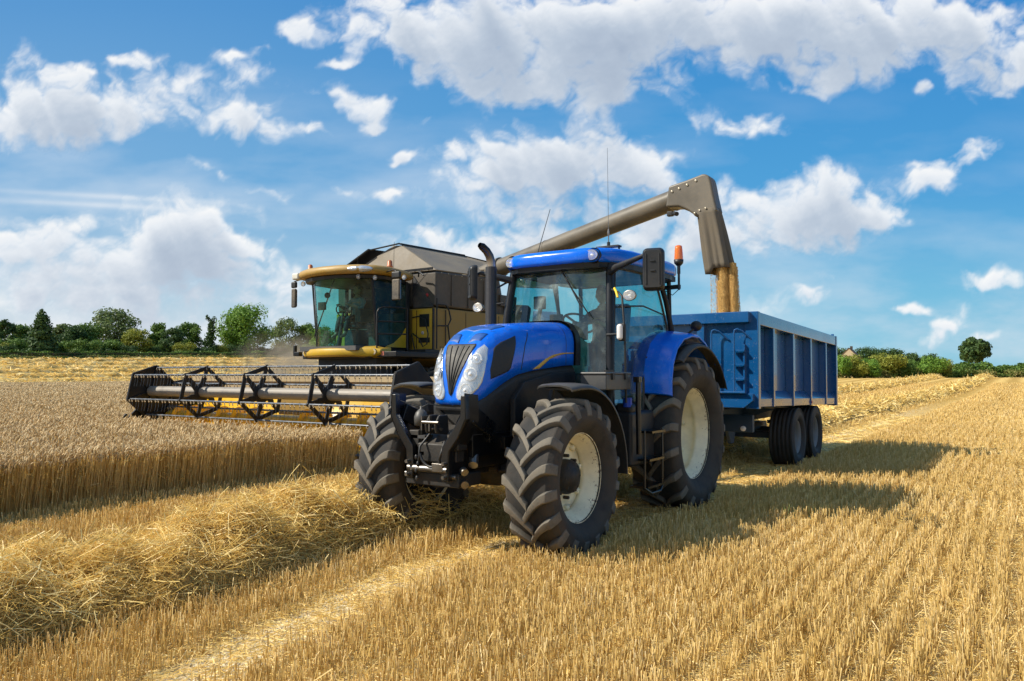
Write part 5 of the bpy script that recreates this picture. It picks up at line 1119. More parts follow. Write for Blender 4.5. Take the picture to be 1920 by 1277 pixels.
# (sub-parts hang from the reel tube itself)
bpy.data.objects.remove(RE)
b_=MB(); b_.cyl((-4.05,0,RZ),(4.05,0,RZ),.115,24); reel=b_.build('reel',M_TUBE,CB,loc=(0,-2.0,0))
ang=[RP+k*PI/3 for k in range(6)]
hexv=lambda r,a,x:(x,r*math.cos(a),RZ+r*math.sin(a))
def spider():
    b_=MB()
    for k in range(6):
        b_.bar(hexv(RR_-.015,ang[k],0),hexv(RR_-.015,ang[(k+1)%6],0),.085,.03,up=(1,0,0))
    for k in range(6):
        a=ang[k]; p0=Vector(hexv(RR_*.98,a,0)); p1=Vector(hexv(.16,a+.35,0)); pm=Vector(hexv(.33,a+.06,0)); b_.bar(p0,pm,.085,.028,up=(1,0,0)); b_.bar(pm,p1,.12,.029,up=(1,0,0))
        b_.lathe([(-.02,.001),(-.02,.045),(.02,.045),(.02,.001)],hexv(RR_,a,0),'x',10)
    b_.lathe([(-.022,.115),(-.022,.20),(.022,.20),(.022,.115)],(0,0,RZ),'x',24)
    b_.build('boss',M_REEL,None)
    return b_
b_=MB()
for v in(0,):
    sp=spider(); o=bpy.context.scene.objects['boss']; o.name='reel_spider'; o.parent=reel; o.location=(-2.06,0,0)
m_=o.modifiers.new('b','BEVEL'); m_.width=.006; m_.segments=2
for x in(-.04,1.98):
    c=o.copy(); COL.objects.link(c); c.parent=reel; c.location=(x,0,0)
for s in(1,-1):
    b_=MB(); pts=[((RR_+.06)*math.cos(a),RZ+(RR_+.06)*math.sin(a)) for a in ang]; b_.prism(pts,'x',s*4.07,s*4.09)
    for k in range(6):
        b_.bar(hexv(RR_+.05,ang[k],s*4.055),hexv(RR_+.05,ang[(k+1)%6],s*4.055),.04,.05,up=(1,0,0)); b_.bar(hexv(.1,ang[k],s*4.055),hexv(RR_,ang[k],s*4.055),.02,.04,up=(1,0,0))
    b_.build('end_plate',M_REEL,reel,bevel=.006)
# bats with spring tines
b_=MB(); b_.cyl((-4.04,0,0),(4.04,0,0),.021,8)
for k in range(40): x=-4.0+k*.205; b_.box((x,0,.022),(.02,.012,.014))
b0_=b_.build('bat',M_BAT,reel); b_=MB()
xs=[]
for k in range(31):
    for dx in(0,.105): xs.append(-3.98+k*.262+dx)
for x in xs:
    b_.tube([(x,-.035+.0*0,-.01),(x+.012,-.052,-.04),(x-.008,-.030,-.062),(x,-.018,-.035)],.008,6)
b_.cur=1
for x in xs: b_.tube([(x,-.02,-.04),(x,-.03,-.15),(x+.004,-.055,-.255)],[.0035,.003,.0025],4)
t0_=b_.build('tines',[M_TINE,M_BAT],reel); t0_['kind']='stuff'
for k,a in enumerate(ang):
    for src in(b0_,t0_):
        c=src if k==0 else src.copy()
        if k: COL.objects.link(c)
        c.parent=reel; c.location=(0,RR_*math.cos(a),RZ+RR_*math.sin(a))
b_=MB()
for y in(2.1,2.75,3.4): b_.box((1.645,y,3.66),(.03,.04,.74))
for x in(-.9,.0,.9): b_.box((x,1.515,3.68),(.04,.03,.7))
b_.build('tank_rib',M_BR,CB,bevel=.006)
b_=MB()
for k in range(14):
    x=-1.4+k*.215; b_.cyl((x,1.555+.0,4.10),(x,1.535,4.10),.012,6)
for k in range(9): b_.cyl((1.66,1.7+k*.26,4.04),(1.64,1.7+k*.26,4.04),.012,6)
b_.build('cover_bolt',M_TINE,CB)
# ---- unloading arm
b_=MB(); L0=Vector((1.75,3.95,4.42)); L1=Vector((7.02,2.70,5.26)); L2=Vector((7.55,2.57,5.36))
b_.tube([L0-(L1-L0)*.25,L0,L1,L2],.215,32); b_.cyl(L0-Vector((.02,0,0)),L0+(L1-L0).normalized()*.05,.26,28); d_=(L1-L0).normalized()
for q_ in(.0,1.0): b_.cyl(L0+(L1-L0)*q_-d_*.02,L0+(L1-L0)*q_+d_*.02,.235,28)
b_.cyl(L0+(L1-L0)*.32-d_*.012,L0+(L1-L0)*.32+d_*.012,.222,28)
for k in range(16):
    a=2*PI*k/16; uz=Vector((0,0,1)); s1=d_.cross(uz).normalized(); s2=s1.cross(d_); p=L0+(s1*math.cos(a)+s2*math.sin(a))*.245; b_.cyl(p-d_*.04,p+d_*.07,.014,6)
b_.tube([L0+Vector((.3,-.1,.25)),L0+Vector((1.2,-.3,.40)),L0+Vector((2.4,-.6,.60))],.012,6)
M_AUG=paint('auger_tube',(.125,.108,.082),.45,dust=.35,dustcol=(.19,.155,.11),scale=1.5)
arm=b_.build('unloading_arm',M_AUG,CB,angle=40)
b_=MB(); b_.cyl((1.3,4.4,3.2),(1.3,4.05,4.45),.24,20); b_.box((1.35,4.6,3.6),(.5,.8,.3)); b_.tube([(1.0,3.6,3.6),(1.5,3.9,4.1)],.04,8); b_.box((1.5,4.9,3.35),(.4,.9,.3)); b_.cyl((1.2,4.5,3.3),(1.9,5.0,3.5),.09,10); b_.build('arm_base',M_BR,CB,bevel=.02,angle=50)
yy=2.55
prof=[(6.95,5.05),(7.02,5.475),(7.4,5.545),(7.72,5.62),(7.80,5.61),(7.87,5.55),(7.90,5.44),(7.95,5.16),(8.02,4.84),(7.57,4.78),(7.52,4.85),(7.40,4.94),(7.22,5.03)]
b_=MB(); b_.prism(prof,'y',yy-.19,yy+.19); b_.build('spout',M_AUG,arm,bevel=.085,seg=5)
b_=MB()
for (x,z) in((7.1,5.40),(7.25,5.44),(7.42,5.49),(7.60,5.55)): b_.lathe([(yy-.195,.001),(yy-.205,.022),(yy-.19,.028)],(x,0,z-.05),'y',10)
for (x,z) in((7.58,4.85),(7.68,4.89),(7.80,4.92)): b_.lathe([(yy-.215,.001),(yy-.225,.018),(yy-.20,.022)],(x,0,z),'y',10)
b_.build('bolt',paint('dull_bolt',(.32,.29,.23),.4,metal=.6),arm)
b_=MB(); b_.box((7.0,yy-.05,4.93),(.12,.10,.10)); b_.cyl((7.10,yy-.1,4.92),(7.2,yy-.2,4.88),.045,10); b_.build('work_lamp',M_BLK,arm,bevel=.02)
# cloth chute, folded
b_=MB(); secs=[]; 
for k in range(13):
    t=k/12; z=4.93-t*1.20; xc=7.785+.235*t; hw=.222+.01*t; r_=[]
    for j in range(64):
        a=2*PI*j/64; fold=1+.30*t**.5*math.sin(a*6+.8)*(.6+.4*math.sin(a*2+1))+.09*math.sin(a*13+t*3)*t
        ex=max(-1,min(1,math.cos(a)*1.18)); ey=max(-1,min(1,math.sin(a)*1.18))
        lean=.14*t*ex if ex>0 else .0
        dz=-.09*t if ex<-.35 else 0
        r_.append((xc+ex*hw*fold*.95,yy+ey*.20*fold,z+dz))
    secs.append(r_)
b_.loft(secs,cap=False); b_.build('rubber_chute',paint('chute_cloth',(.115,.095,.068),.8,dust=.3,dustcol=(.17,.14,.10)),arm,solid=.012)
# ---- falling grain
m,n,b=mat('grain'); o=n.obj(); v=n.n('ShaderNodeTexVoronoi'); v.inputs['Scale'].default_value=85; n.L.new(n.vm('MULTIPLY',o,(1,1,.55)),v.inputs['Vector'])
n.L.new(n.ramp(n.math('ADD',n.math('MULTIPLY',v.outputs['Color'],.6),n.math('MULTIPLY',n.noise(o,12,4),.5)),[(.15,(.40,.20,.045)),(.5,(.66,.38,.10)),(.85,(.82,.55,.20))]),b.inputs['Base Color']); b.inputs['Roughness'].default_value=.7; n.L.new(n.bump(v.outputs['Distance'],.02),b.inputs['Normal']); M_GRAIN=m
gs=tag(empty('grain_stream',(-5.05,14.55,3.7)),'golden grain pouring from the chute into the blue trailer','grain',kind='stuff')
b_=MB()
for (x0,r0,z0,dx) in((.22,.112,.03,.0),(.40,.074,.02,.02)):
    secs=[]
    for k in range(30):
        t=k/29; z=z0+.1-t*1.75; r_=[]
        for j in range(26):
            a=2*PI*j/26; rr=r0*(1+.06*t)*(1+random.uniform(-.07,.07)); r_.append((x0+dx*t*1.5+.03*t+rr*math.cos(a),-.01+rr*1.25*math.sin(a),z))
        secs.append(r_)
    b_.loft(secs)
b_.build('grain_column',M_GRAIN,gs)
N=16000; k=rng.uniform(0,1,N); zz=.05-k*1.7; col=rng.integers(0,3,N); cx=np.array([.215,.405,.02])[col]+np.array([.03,.07,.02])[col]*k; sp_=np.array([.114,.076,.05])[col]*(1+.25*k)
a=rng.uniform(0,2*PI,N); rad=sp_*(1+np.abs(rng.normal(0,.11,N))); keep=(col<2)|(rng.uniform(0,1,N)<.25); cx,zz,a,rad=cx[keep],zz[keep],a[keep],rad[keep]; N=len(cx)
p=np.stack([cx+rad*np.cos(a),-.01+rad*1.25*np.sin(a),zz],-1); s_=rng.uniform(.004,.0075,N)[:,None]
V=np.stack([p+s_*np.array(q) for q in((1,0,-.5),(-.5,.87,-.5),(-.5,-.87,-.5),(0,0,1.6))],1).reshape(-1,3); b4=(np.arange(N)*4)[:,None]
F=np.concatenate([b4+np.array(q) for q in((0,1,2),(0,1,3),(1,2,3),(2,0,3))],0); np_mesh('loose_grain',V,F,M_GRAIN,nv=3,parent=gs)
# ================================================================ blue grain trailer
TL=tag(empty('grain_trailer',(-4.65,14.8,0)),'blue high sided grain trailer coupled behind the tractor, half filled','trailer')
M_TB=paint('trailer_blue',(.001,.072,.225),.28,coat=.6,dust=.05,dustcol=(.10,.16,.22),scale=1.4,speck=.35)
M_TD=paint('trailer_chassis',(.010,.035,.075),.5,dust=.4,dustcol=(.06,.07,.07))
TT=Matrix.Translation((0,-3.0,2.63))@Matrix.Rotation(R(-1.35),4,'X')@Matrix.Translation((0,3.0,-2.63))
Y0,Y1=-3.0,2.93; XH=1.26
def tm(): b=MB(); b.T=TT; return b
b_=tm(); b_.box((0,(Y0+Y1)/2,1.30),(2.2,Y1-Y0-.06,.10)); b_.box((0,(Y0+Y1)/2,1.20),(1.6,Y1-Y0-.5,.10)); bed=b_.build('floor',M_TB,TL)
for s in(1,-1):
    b_=tm(); b_.box((s*1.10,(Y0+Y1)/2,1.84),(.03,Y1-Y0-.04,1.32)); sw=b_.build('side_wall',M_TB,TL)
    b_=tm(); b_.box((s*1.175,(Y0+Y1)/2+.05,2.53),(.17,Y1-Y0-.10,.20)); b_.build('top_rail',M_TB,sw,bevel=.012)
    b_=tm(); b_.box((s*1.16,(Y0+Y1)/2+.05,1.22),(.16,Y1-Y0-.12,.13)); b_.prism([(s*1.13,1.28),(s*1.25,1.28),(s*1.13,1.42)],'y',Y0+.02,Y1-.02); b_.build('bottom_rail',M_TB,sw,bevel=.008)
    for y in(-2.08,-.80,.53,1.87):
        b_=tm(); b_.box((s*1.186,y,1.79),(.146,.085,1.28)); b_.build('side_post',M_TB,sw,bevel=.008)
    for y in(Y0+.05,Y1-.05):
        b_=tm(); b_.box((s*1.17,y,1.88),(.20,.12,1.51)); b_.build('corner_post',M_TB,sw,bevel=.01)
b_=tm(); b_.box((0,Y0+.03,1.86),(2.2,.03,1.34)); fw=b_.build('front_wall',M_TB,TL)
b_=tm(); b_.box((0,Y0-.03,2.545),(2.30,.16,.17)); b_.build('top_rail',M_TB,fw,bevel=.01)
b_=tm(); b_.prism([(-1.2,1.14),(1.06,1.14),(1.2,1.25),(1.2,1.36),(-1.2,1.36)],'y',Y0-.08,Y0+.02); b_.box((.6,Y0-.10,1.375),(1.0,.10,.03)); b_.build('bottom_rail',M_TB,fw,bevel=.008)
for x in(.37,-.37):
    b_=tm(); b_.box((x,Y0-.02,1.90),(.12,.10,1.12)); b_.build('front_post',M_TB,fw,bevel=.008)
b_=tm()
for x0 in(.56,.92):
    b_.tube([(x0,Y0-.11,1.40),(x0,Y0-.11,2.30),(x0+.015,Y0-.11,2.345),(x0+.05,Y0-.10,2.36),(x0+.12,Y0-.08,2.33),(x0+.24,Y0+.0,2.20)],.016,8)
for z in(1.58,1.80,2.02):
    b_.box((.98,Y0-.06,z),(.20,.10,.03))
b_.box((1.06,Y0-.03,1.75),(.03,.06,.75)); b_.tube([(.94,Y0-.12,1.42),(.97,Y0-.12,1.37),(1.1,Y0-.12,1.37)],.012,6); b_.build('ladder',M_TB,fw,bevel=.004)
b_=tm(); b_.box((0,Y1-.02,1.86),(2.2,.05,1.36)); b_.box((0,Y1+.02,2.4),(2.2,.05,.12)); b_.box((1.18,Y1-.02,2.66),(.06,.05,.05)); b_.build('tailgate',M_TB,TL,bevel=.008)
b_=tm(); b_.box((1.265,.53,1.21),(.006,.06,.05)); b_.build('reflector',paint('red_reflector',(.5,.02,.02),.3),TL)
# load of grain
b_=MB(); vs=[];fs=[];nx,ny=22,44
for j in range(ny):
    for i in range(nx):
        x=-1.07+2.14*i/(nx-1); y=Y0+.1+(Y1-Y0-.2)*j/(ny-1); r=math.hypot(x*.9+.35,(y+.3)*.7); vs.append((x,y,1.55+.55*math.exp(-r*r*.5)+random.uniform(-.012,.012)))
for j in range(ny-1):
    for i in range(nx-1): a=j*nx+i; fs.append((a,a+1,a+nx+1,a+nx))
b_.add(vs,fs,True); gl=b_.build('grain_heap',M_GRAIN,None,loc=(-4.65,14.8,0)); tag(gl,'heap of golden grain lying inside the blue trailer','grain',kind='stuff')
# chassis, drawbar, axles
b_=MB()
for s in(1,-1): b_.box((s*.42,.0,.95),(.12,5.4,.26))
b_.box((0,-2.3,.90),(.9,.5,.30)); b_.box((0,.3,.62),(.30,2.2,.14))
for y in(-.38,1.02):
    b_.box((0,y,.54),(2.0,.12,.12)); 
    for s in(1,-1): b_.box((s*.42,y,.72),(.10,.8,.07))
for s in(1,-1):
    for y in(-1.3,1.9): b_.prism([(s*.44,1.06),(s*1.05,1.06),(s*.44,.85)],'y',y,y+.06)
    b_.prism([(-2.45,.84),(-1.9,.84),(-2.05,.50),(-2.2,.50)],'x',s*.50,s*.56)
b_.box((.55,-2.42,.86),(.9,.10,.28)); b_.box((-.55,-2.42,.86),(.9,.10,.28)); ch=b_.build('chassis',M_TD,TL,bevel=.01)
b_=MB(); b_.bar((.35,-2.3,.85),(.05,-4.2,.62),.10,.16); b_.bar((-.35,-2.3,.85),(-.05,-4.2,.62),.10,.16); b_.lathe([(-.04,.05),(-.04,.09),(.04,.09),(.04,.05)],(0,-4.3,.60),'z',16,close=True); b_.cyl((-.3,-2.6,.5),(-.3,-2.6,1.1),.05,10); b_.build('drawbar',M_TD,TL,bevel=.01)
b_=MB(); b_.lathe([(-2.50,.001),(-2.50,.04),(-2.46,.045)],(.85,0,.78),'y',16); b_.build('marker_lamp',M_IND,TL)
def road_wheel(x,y,s):
    w=empty('wheel',(x,y,.52),0,TL); h=.21; R_=.525
    prof=[(-h*.7,.30),(-h,.34),(-h*1.05,.43),(-h*.93,R_-.02)]
    for k in range(6):
        a=-h*.86+k*(h*1.72/5); prof+=[(a-.026,R_-.012),(a-.022,R_),(a+.022,R_),(a+.026,R_-.012)]
    prof+=[(h*.93,R_-.02),(h*1.05,.43),(h,.34),(h*.7,.30)]
    b_=MB(); b_.lathe(prof,axis='x',n=64); 
    if s<0: b_.v=[(-a,c,d) for a,c,d in b_.v]
    b_.build('tyre',M_RT,w,angle=30)
    b_=MB(); b_.lathe([(.15,.298),(.165,.302),(.165,.285),(.10,.265),(.0,.25),(-.02,.20),(.02,.14),(.02,.09),(.08,.085),(.09,.05),(.09,.001)],axis='x',n=40)
    for k in range(8): a=k*PI/4; b_.cyl((.0,.17*math.cos(a),.17*math.sin(a)),(.03,.17*math.cos(a),.17*math.sin(a)),.014,6)
    if s<0: b_.v=[(-a,c,d) for a,c,d in b_.v]
    b_.build('rim',M_RIMG,w,angle=40)
M_RT=paint('trailer_tyre',(.022,.021,.021),.75,dust=.45,dustcol=(.075,.06,.045),scale=4); M_RIMG=paint('grey_rim',(.16,.17,.18),.5,dust=.3,dustcol=(.2,.17,.12))
for y in(-.38,1.02):
    for s in(1,-1): road_wheel(s*1.02,y,s)
# ================================================================ trees, hedges, house
def polar(px,d):
    a=(px-960)/1420; return (CT*a-ST)*d,(ST*a+CT)*d
def leafmat(name,stops):
    m,n,b=mat(name); c=n.ramp(n.attr('rnd'),stops); n.L.new(c,b.inputs['Base Color']); b.inputs['Roughness'].default_value=.6; b.inputs['Specular IOR Level'].default_value=.25
    t=n.n('ShaderNodeBsdfTranslucent'); n.L.new(c,t.inputs['Color']); x=n.n('ShaderNodeMixShader'); x.inputs[0].default_value=.25; n.L.new(b.outputs[0],x.inputs[1]); n.L.new(t.outputs[0],x.inputs[2]); n.L.new(x.outputs[0],n.N['Material Output'].inputs[0]); return m
LM={'mid':leafmat('leaves_mid',[(0,(0.051,0.101,0.019)),(.5,(0.109,0.189,0.034)),(1,(0.189,0.297,0.060))]),'dark':leafmat('leaves_dark',[(0,(0.026,0.061,0.019)),(.5,(0.058,0.108,0.031)),(1,(0.102,0.169,0.048))]),
 'bright':leafmat('leaves_bright',[(0,(0.072,0.149,0.019)),(.5,(0.145,0.270,0.036)),(1,(0.246,0.392,0.060))]),'yellow':leafmat('leaves_yellow',[(0,(0.131,0.162,0.019)),(.5,(0.246,0.270,0.036)),(1,(0.377,0.365,0.072))]),
 'grey':leafmat('leaves_grey',[(0,(0.080,0.115,0.042)),(.5,(0.145,0.203,0.066)),(1,(0.217,0.270,0.108))]),'grass':leafmat('verge_grass',[(0,(0.072,0.121,0.022)),(.5,(0.145,0.189,0.036)),(1,(0.377,0.297,0.108))])}
m,n,b=mat('bark'); b.inputs['Base Color'].default_value=(.06,.045,.03,1); b.inputs['Roughness'].default_value=.9; M_BARK=m
def leaves(lobes,nl,size,seed,fill=.35):
    r=np.random.default_rng(seed); L=np.array(lobes,float); vol=(L[:,3]*L[:,4]*L[:,5])**(2/3); k=r.choice(len(L),nl,p=vol/vol.sum())
    d=r.normal(0,1,(nl,3)); d/=np.linalg.norm(d,axis=1)[:,None]; rad=1-np.abs(r.normal(0,fill,nl)); rad=np.clip(rad,.15,1.08)
    # clumps: pull leaves towards a set of twig ends
    c=L[k,:3]+d*L[k,3:6]*rad[:,None]; cl=np.sin(c[:,0]*2.6/size*.35+k)*np.sin(c[:,1]*2.9/size*.35)*np.sin(c[:,2]*3.1/size*.35+k*2)
    keep=r.uniform(0,1,nl)<.62+.55*cl; c,d,k=c[keep],d[keep],k[keep]; N=len(c)
    nn=d+r.normal(0,.55,(N,3)); nn/=np.linalg.norm(nn,axis=1)[:,None]; t=np.cross(nn,r.normal(0,1,(N,3))); t/=np.linalg.norm(t,axis=1)[:,None]; b_=np.cross(nn,t)
    s=(size*r.uniform(.5,1.3,N))[:,None]; V=np.stack([c-t*s,c-b_*s*.6,c+t*s,c+b_*s*.6],1).reshape(-1,3); F=np.arange(N*4).reshape(-1,4)
    rn=np.clip(.5+.22*r.normal(0,1,N)+.22*cl[keep]+.1*np.sin(k*3.7),0,1); return V,F,np.repeat(rn,4)
def make_tree(kind,h,w,seed,col,dens=1.0,trunk=.25,name='tree'):
    """unit built at the origin: crown of lobes over a tapered trunk with limbs"""
    r=random.Random(seed); lob=[]; hb=h*trunk
    if kind=='cone':
        for k in range(16):
            t=k/15; z=hb*.3+t*(h-hb*.3)*.95; ww=w*.5*(1-t)**.75*.9+.12*w*.5; 
            for j in range(3): a=r.uniform(0,6.28); lob.append((math.cos(a)*ww*.35,math.sin(a)*ww*.35,z,ww*.72,ww*.72,h*.075))
    elif kind=='narrow':
        for k in range(14): t=k/13; lob.append((r.uniform(-.2,.2)*w,r.uniform(-.2,.2)*w,h*.12+t*h*.82,w*.42*(1.05-t*.75),w*.42*(1.05-t*.75),h*.09))
    elif kind=='bush':
        for k in range(12): a=r.uniform(0,6.28); q=r.uniform(0,.36)*w; zz=r.uniform(.2,.72)*h; lob.append((math.cos(a)*q,math.sin(a)*q,zz,w*r.uniform(.16,.26),w*r.uniform(.16,.26),h*r.uniform(.2,.3)))
    else:
        for k in range(34):
            a=r.uniform(0,6.28); t=(k+r.uniform(0,1))/34; zz=hb+(h-hb)*(.08+.80*t); env=math.sqrt(max(.05,1-((t-.38)/.68)**2)); q=w*.5*env*r.uniform(.30,.74); s=w*r.uniform(.13,.2)
            lob.append((math.cos(a)*q,math.sin(a)*q,zz,s,s,s*.85))
        lob.append((0,0,hb+(h-hb)*.84,w*.2,w*.2,(h-hb)*.15))
    area=sum((l[3]*l[5]) for l in lob); size=.035*h if h>4 else .05*h; size=max(.13,min(size,.34)); nl=int(dens*min(9000,area*16/(size*size)))
    V,F,A=leaves(lob,nl,size,seed,.42 if kind!='airy' else .6); root=empty(name,(0,0,0)); np_mesh('crown',V,F,LM[col],attrs={'rnd':A},parent=root)
    b_=MB(); tr=max(.06,h*.022); b_.tube([(0,0,-.4),(0,0,hb*.6),(.02*w,0,hb*1.2),(0,.02*w,h*.6)],[tr*1.3,tr,tr*.8,tr*.25],8)
    for l in lob[::3]: b_.tube([(0,0,hb*.9),(l[0]*.5,l[1]*.5,hb+(l[2]-hb)*.5),(l[0],l[1],l[2])],[tr*.5,tr*.3,tr*.1],5)
    b_.build('trunk',M_BARK,root); return root
def put(o,px,d,rz=0,s=1,label=None,cat='tree',group=None):
    x,y=polar(px,d); o.location=(x,y,float(hgt(x,y))-.1); o.rotation_euler.z=rz; o.scale=(s,s,s); tag(o,label,cat,group); return o
def dX(px,X): a=(px-960)/1420; return X/(CT*a-ST)
def spec(px,X,top,wpx):
    d=dX(px,X); x,y=polar(px,d); z=float(hgt(x,y)); zt=1.65+(703-top)/1420*d; return d,max(1.5,zt-z+.1),wpx*d/1420
LT=[ # px, X, top row, width px, kind, leaf colour, crown density, label, name
 (77,-176,580,66,'cone','dark',1.3,'dark conical evergreen standing forward of the left hedge','conifer'),
 (212,-196,577,98,'round','grey',1.1,'tallest broad grey green tree left of the combine, with a raised rounded top','tree'),
 (160,-192,607,70,'round','mid',1,'low rounded tree just right of the dark conical evergreen','tree'),
 (255,-182,616,56,'round','yellow',1.1,'yellowish green tree right of the tallest broad tree','tree'),
 (8,-190,597,46,'round','dark',1,'dark tree cut by the left edge of the field view','tree'),
 (38,-194,607,56,'airy','mid',.9,'thin topped tree between the left edge and the dark evergreen','tree'),
 (118,-200,606,52,'airy','grey',.9,'pale loose tree rising right behind the dark conical evergreen','tree'),
 (135,-190,610,50,'round','dark',1,'dark round headed tree behind the hedge, second right of the evergreen','tree'),
 (298,-192,605,50,'round','mid',1,'round tree with darker crown between the yellowish and the twin trees','tree'),
 (322,-182,614,46,'round','dark',1,'short dark tree left of the pair before the ivy clad one','tree'),
 (352,-186,604,56,'round','mid',1.1,'mid green tree left of the slim ivy clad tree','tree'),
 (395,-179,590,28,'narrow','dark',1.3,'slim dark ivy clad tree with bare twigs at its top','tree'),
 (460,-182,573,112,'round','bright',2.3,'large bright green leafy tree nearest the dust cloud','tree'),
 (535,-200,593,62,'airy','grey',.8,'tall see through tree standing in the dust behind the combine','tree'),
 (572,-196,607,52,'round','mid',1,'dim green tree at the left flank of the combine cab','tree'),
 (606,-186,614,60,'round','bright',1,'green tree seen through the combine cab glass','tree'),
 (655,-190,610,80,'round','mid',1,'tree hidden behind the combine cab','tree')]
for i,(px,X,top,wp,kd,cl_,dn,lab,nm) in enumerate(LT):
    d,h,w=spec(px,X,top,wp); put(make_tree(kd,h,w*1.12,100+i,cl_,dn,.10 if kd in('round','airy') else .06,nm),px,d,0,1,lab)
# understory bushes along the field edge, two builds copied with parts
bu=[make_tree('bush',3.4,5.5,301,'mid',1.0,.1,'bush'),make_tree('bush',2.6,4.8,302,'dark',1.0,.1,'bush'),make_tree('bush',3.0,5.0,303,'yellow',1.0,.1,'bush')]
r=random.Random(5); first=[True]*3; G='bushes along the edge of the left field'
for k in range(46):
    px=-40+k*15.5+r.uniform(-4,4); X=-176-r.uniform(0,9); j=r.choice((0,0,1,1,2)); o=bu[j]
    if not first[j]: o=copy_tree(bu[j])
    first[j]=False; put(o,px,dX(px,X),r.uniform(0,6),r.uniform(.8,1.35),('mid green','dark green','yellowish green')[j]+' bush in the row under the trees at the far left field edge','bush',G)
# low hedge bank of the left field
def strip(name,pts,h0,w0,n_,size,col,label,cat,seed,hv=.25,clx=1.0):
    """hedge along a ground line: leafy mass of small faces"""
    rr=np.random.default_rng(seed); P_=np.array(pts); seg=np.hypot(*(P_[1:]-P_[:-1]).T); cum=np.concatenate([[0],np.cumsum(seg)]); t=rr.uniform(0,cum[-1],n_)
    x=np.interp(t,cum,P_[:,0]); y=np.interp(t,cum,P_[:,1]); i=np.clip(np.searchsorted(cum,t)-1,0,len(seg)-1); dx=(P_[i+1]-P_[i])/seg[i][:,None]
    hh=h0*(1+hv*np.sin(t*.31+seed)+hv*.7*np.sin(t*.83)+hv*.5*np.sin(t*1.9+2)); a=rr.uniform(0,PI,n_); rad=1-np.abs(rr.normal(0,.18,n_)); off=np.cos(a)*w0*.5*rad; z=np.sin(a)**.6*hh*rad
    x=x-dx[:,1]*off; y=y+dx[:,0]*off; c=np.stack([x,y,hgt(x,y)+z],-1); l0=np.array([P_[:,0].mean(),P_[:,1].mean(),0]); c=c-l0
    nn=rr.normal(0,1,(n_,3)); nn[:,2]+=.6; nn/=np.linalg.norm(nn,axis=1)[:,None]; tt=np.cross(nn,rr.normal(0,1,(n_,3))); tt/=np.linalg.norm(tt,axis=1)[:,None]; bb=np.cross(nn,tt); s=(size*rr.uniform(.5,1.4,n_))[:,None]
    V=np.stack([c-tt*s,c-bb*s*.6,c+tt*s,c+bb*s*.6],1).reshape(-1,3); rn=np.clip(.5+.2*rr.normal(0,1,n_)+.25*np.sin(t*.6+seed),0,1)
    o=np_mesh(name,V,np.arange(n_*4).reshape(-1,4),LM[col],attrs={'rnd':np.repeat(rn,4)}); o.location=l0; tag(o,label,cat); return o
lpts=[polar(px,dX(px,-172)) for px in range(-80,760,60)]
strip('hedge',lpts,1.5,2.2,16000,.22,'mid','low trimmed hedge along the foot of the left hand trees','hedge',11,.12)
gp_=[polar(px,dX(px,-169.5)) for px in range(-80,760,60)]
def gstuff(o,label): tag(o,label,'grass',kind='stuff')
gstuff(strip('verge_grass',gp_,.7,2.6,9000,.16,'grass',None,None,12,.2),'rough grass in front of the hedge at the far left field edge')
# right hand hedge and verge
rp=[polar(px,d) for px,d in((1380,150),(1480,152),(1560,150),(1640,152),(1740,158),(1850,166),(1960,176),(2100,190))]
strip('hedge',rp,2.8,4.5,24000,.30,'mid','tall overgrown hedge closing the stubble field on the right','hedge',21,.16)
vp=[polar(px,d-4.2) for px,d in((1380,150),(1480,152),(1560,150),(1640,152),(1740,158),(1850,166),(1960,176),(2100,190))]
gstuff(strip('verge_grass',vp,1.5,3.5,16000,.20,'grass',None,None,22,.3),'tall green and straw coloured grass below the right hand hedge')
for k,(px,d,h,w,c_) in enumerate(((1572,146,5.0,5,'bright'),(1600,147,5.2,7,'yellow'),(1634,147,4.6,6,'bright'),(1668,149,5.2,7,'yellow'),(1700,150,4.4,6,'mid'),(1738,152,5.2,7,'bright'),(1765,154,4.4,5,'yellow'),(1795,156,3.4,5,'mid'))):
    put(make_tree('bush',h,w,400+k,c_,1,.1,'bush'),px,d,0,1,['pale green bush at the trailer rear, lowest edge of the house gable','yellow green bush in the right hedge below the stone gable','light green bush in the right hedge, third from the trailer','broad yellowish bush in the right hedge under the far wood','dull green bush in the right hedge left of its highest shoots','bright bush with the highest shoots of the right hedge','small yellowish bush left of the round lone tree','low dull bush of the right hedge nearest the round lone tree'][k],'bush')
for k,(px,d,top,w) in enumerate(((1572,300,650,70),(1618,310,650,60),(1650,320,652,70),(1680,320,653,60),(1712,330,661,50),(1742,340,664,60),(1545,300,650,60))):
    x,y=polar(px,d); z=float(hgt(x,y)); h=1.65+(703-top)/1420*d-z
    put(make_tree('round',h,w*d/1420,500+k,'dark',1,.1,'tree'),px,d,0,1,['dark wood tree left of the stone gable','dark rounded tree right of the stone gable','dark tree at the middle of the far wood on the right','dark tree with a smooth dome, right part of the far wood','small dark tree at the lower right end of the far wood','lowest dark tree of the far wood near the tall hedge shoots','dark tree behind the trailer rear'][k])
x,y=polar(1828,190); z=float(hgt(x,y)); h=1.65+(703-634)/1420*190-z
lt=make_tree('round',h,7.9,601,'dark',2.0,.42,'tree'); put(lt,1828,190,0,1,'lone round headed dark tree on twin stems standing above the right hedge')
b_=MB(); b_.tube([(.2,0,-.4),(1.0,.1,h*.3),(1.9,.1,h*.5)],[.2,.15,.08],7); b_.tube([(-.2,0,-.4),(-1.0,.1,h*.3),(-1.9,.1,h*.5)],[.2,.15,.08],7); b_.build('stem',M_BARK,lt)
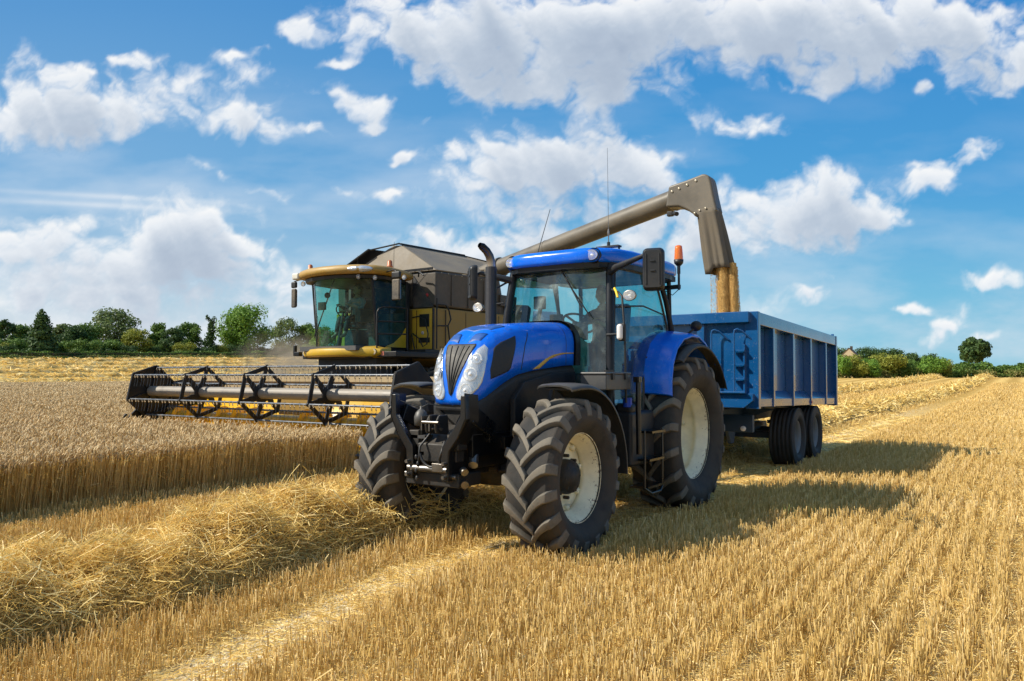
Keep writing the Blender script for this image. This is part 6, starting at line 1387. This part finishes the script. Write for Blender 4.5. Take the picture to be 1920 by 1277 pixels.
x,y=polar(1594,262); z=float(hgt(x,y)); hs=tag(empty('farmhouse',(x,y,z),R(4)),'stone farmhouse with a steep gable showing over the right hedge','house')
zt=1.65+(703-653)/1420*262-z; m,n,b=mat('stone_wall'); n.L.new(n.mix(n.noise(n.obj(),1.5,4),(.36,.29,.19),(.52,.42,.28)),b.inputs['Base Color']); b.inputs['Roughness'].default_value=.9
b_=MB(); b_.prism([(-2.9,0),(2.9,0),(2.9,zt-3.2),(0,zt-.15),(-2.9,zt-3.2)],'y',-4,5); b_.build('wall',m,hs)
m,n,b=mat('roof_tile'); n.L.new(n.mix(n.noise(n.obj(),2,4),(.06,.045,.035),(.10,.075,.055)),b.inputs['Base Color']); b.inputs['Roughness'].default_value=.9
b_=MB()
for s in(1,-1): b_.add([(0,-4.2,zt),(s*3.2,-4.2,zt-3.3),(s*3.2,5.2,zt-3.3),(0,5.2,zt)],[(0,1,2,3)],False)
b_.build('roof',m,hs,solid=.15); b_=MB(); b_.box((0,4.4,zt+.2),(.8,.8,1.3)); b_.build('chimney',M_BARK,hs)
# timber rail fence in front of the left trees
fe=tag(empty('rail_fence',(*polar(300,dX(300,-170.8)),0)),'weathered dark rail fence running along the foot of the left hedge','fence'); l=np.array(fe.location)
b_=MB(); c=MB(); pp=[polar(px,dX(px,-170.8)) for px in range(-40,640,10)]
for i,(x,y) in enumerate(pp[:-1]):
    z=float(hgt(x,y)); x2,y2=pp[i+1]; z2=float(hgt(x2,y2))
    b_.bar(np.array((x,y,z+1.15))-l,np.array((x2,y2,z2+1.15))-l,.05,.14); b_.bar(np.array((x,y,z+.75))-l,np.array((x2,y2,z2+.75))-l,.05,.12)
    if i%2==0: c.box(np.array((x,y,z+.6))-l,(.12,.12,1.3))
b_.build('rail',M_BARK,fe); c.build('post',M_BARK,fe)
# dust thrown up behind the combine
vs=MB(); vs.ball((0,0,0),1,24,14,(1,1,1)); m=bpy.data.materials.new('dust'); m.use_nodes=True; n=NT(m.node_tree); n.N.remove(n.N['Principled BSDF']); pv=n.n('ShaderNodeVolumePrincipled'); pv.inputs['Color'].default_value=(.72,.58,.42,1)
o_=n.obj(); f_=n.math('MULTIPLY',n.smooth(n.vm('LENGTH',o_),1,.25),n.smooth(n.noise(o_,1.8,5,.6),.36,.68)); n.L.new(n.math('MULTIPLY',f_,.62),pv.inputs['Density']); n.L.new(pv.outputs[0],n.N['Material Output'].inputs['Volume'])
dc=vs.build('dust_cloud',m); x,y=polar(538,38); dc.location=(x,y,1.9); dc.scale=(3.0,4,2.3); dc.rotation_euler=(0,0,TH); tag(dc,'brown dust drifting out behind the combine','dust',kind='stuff')
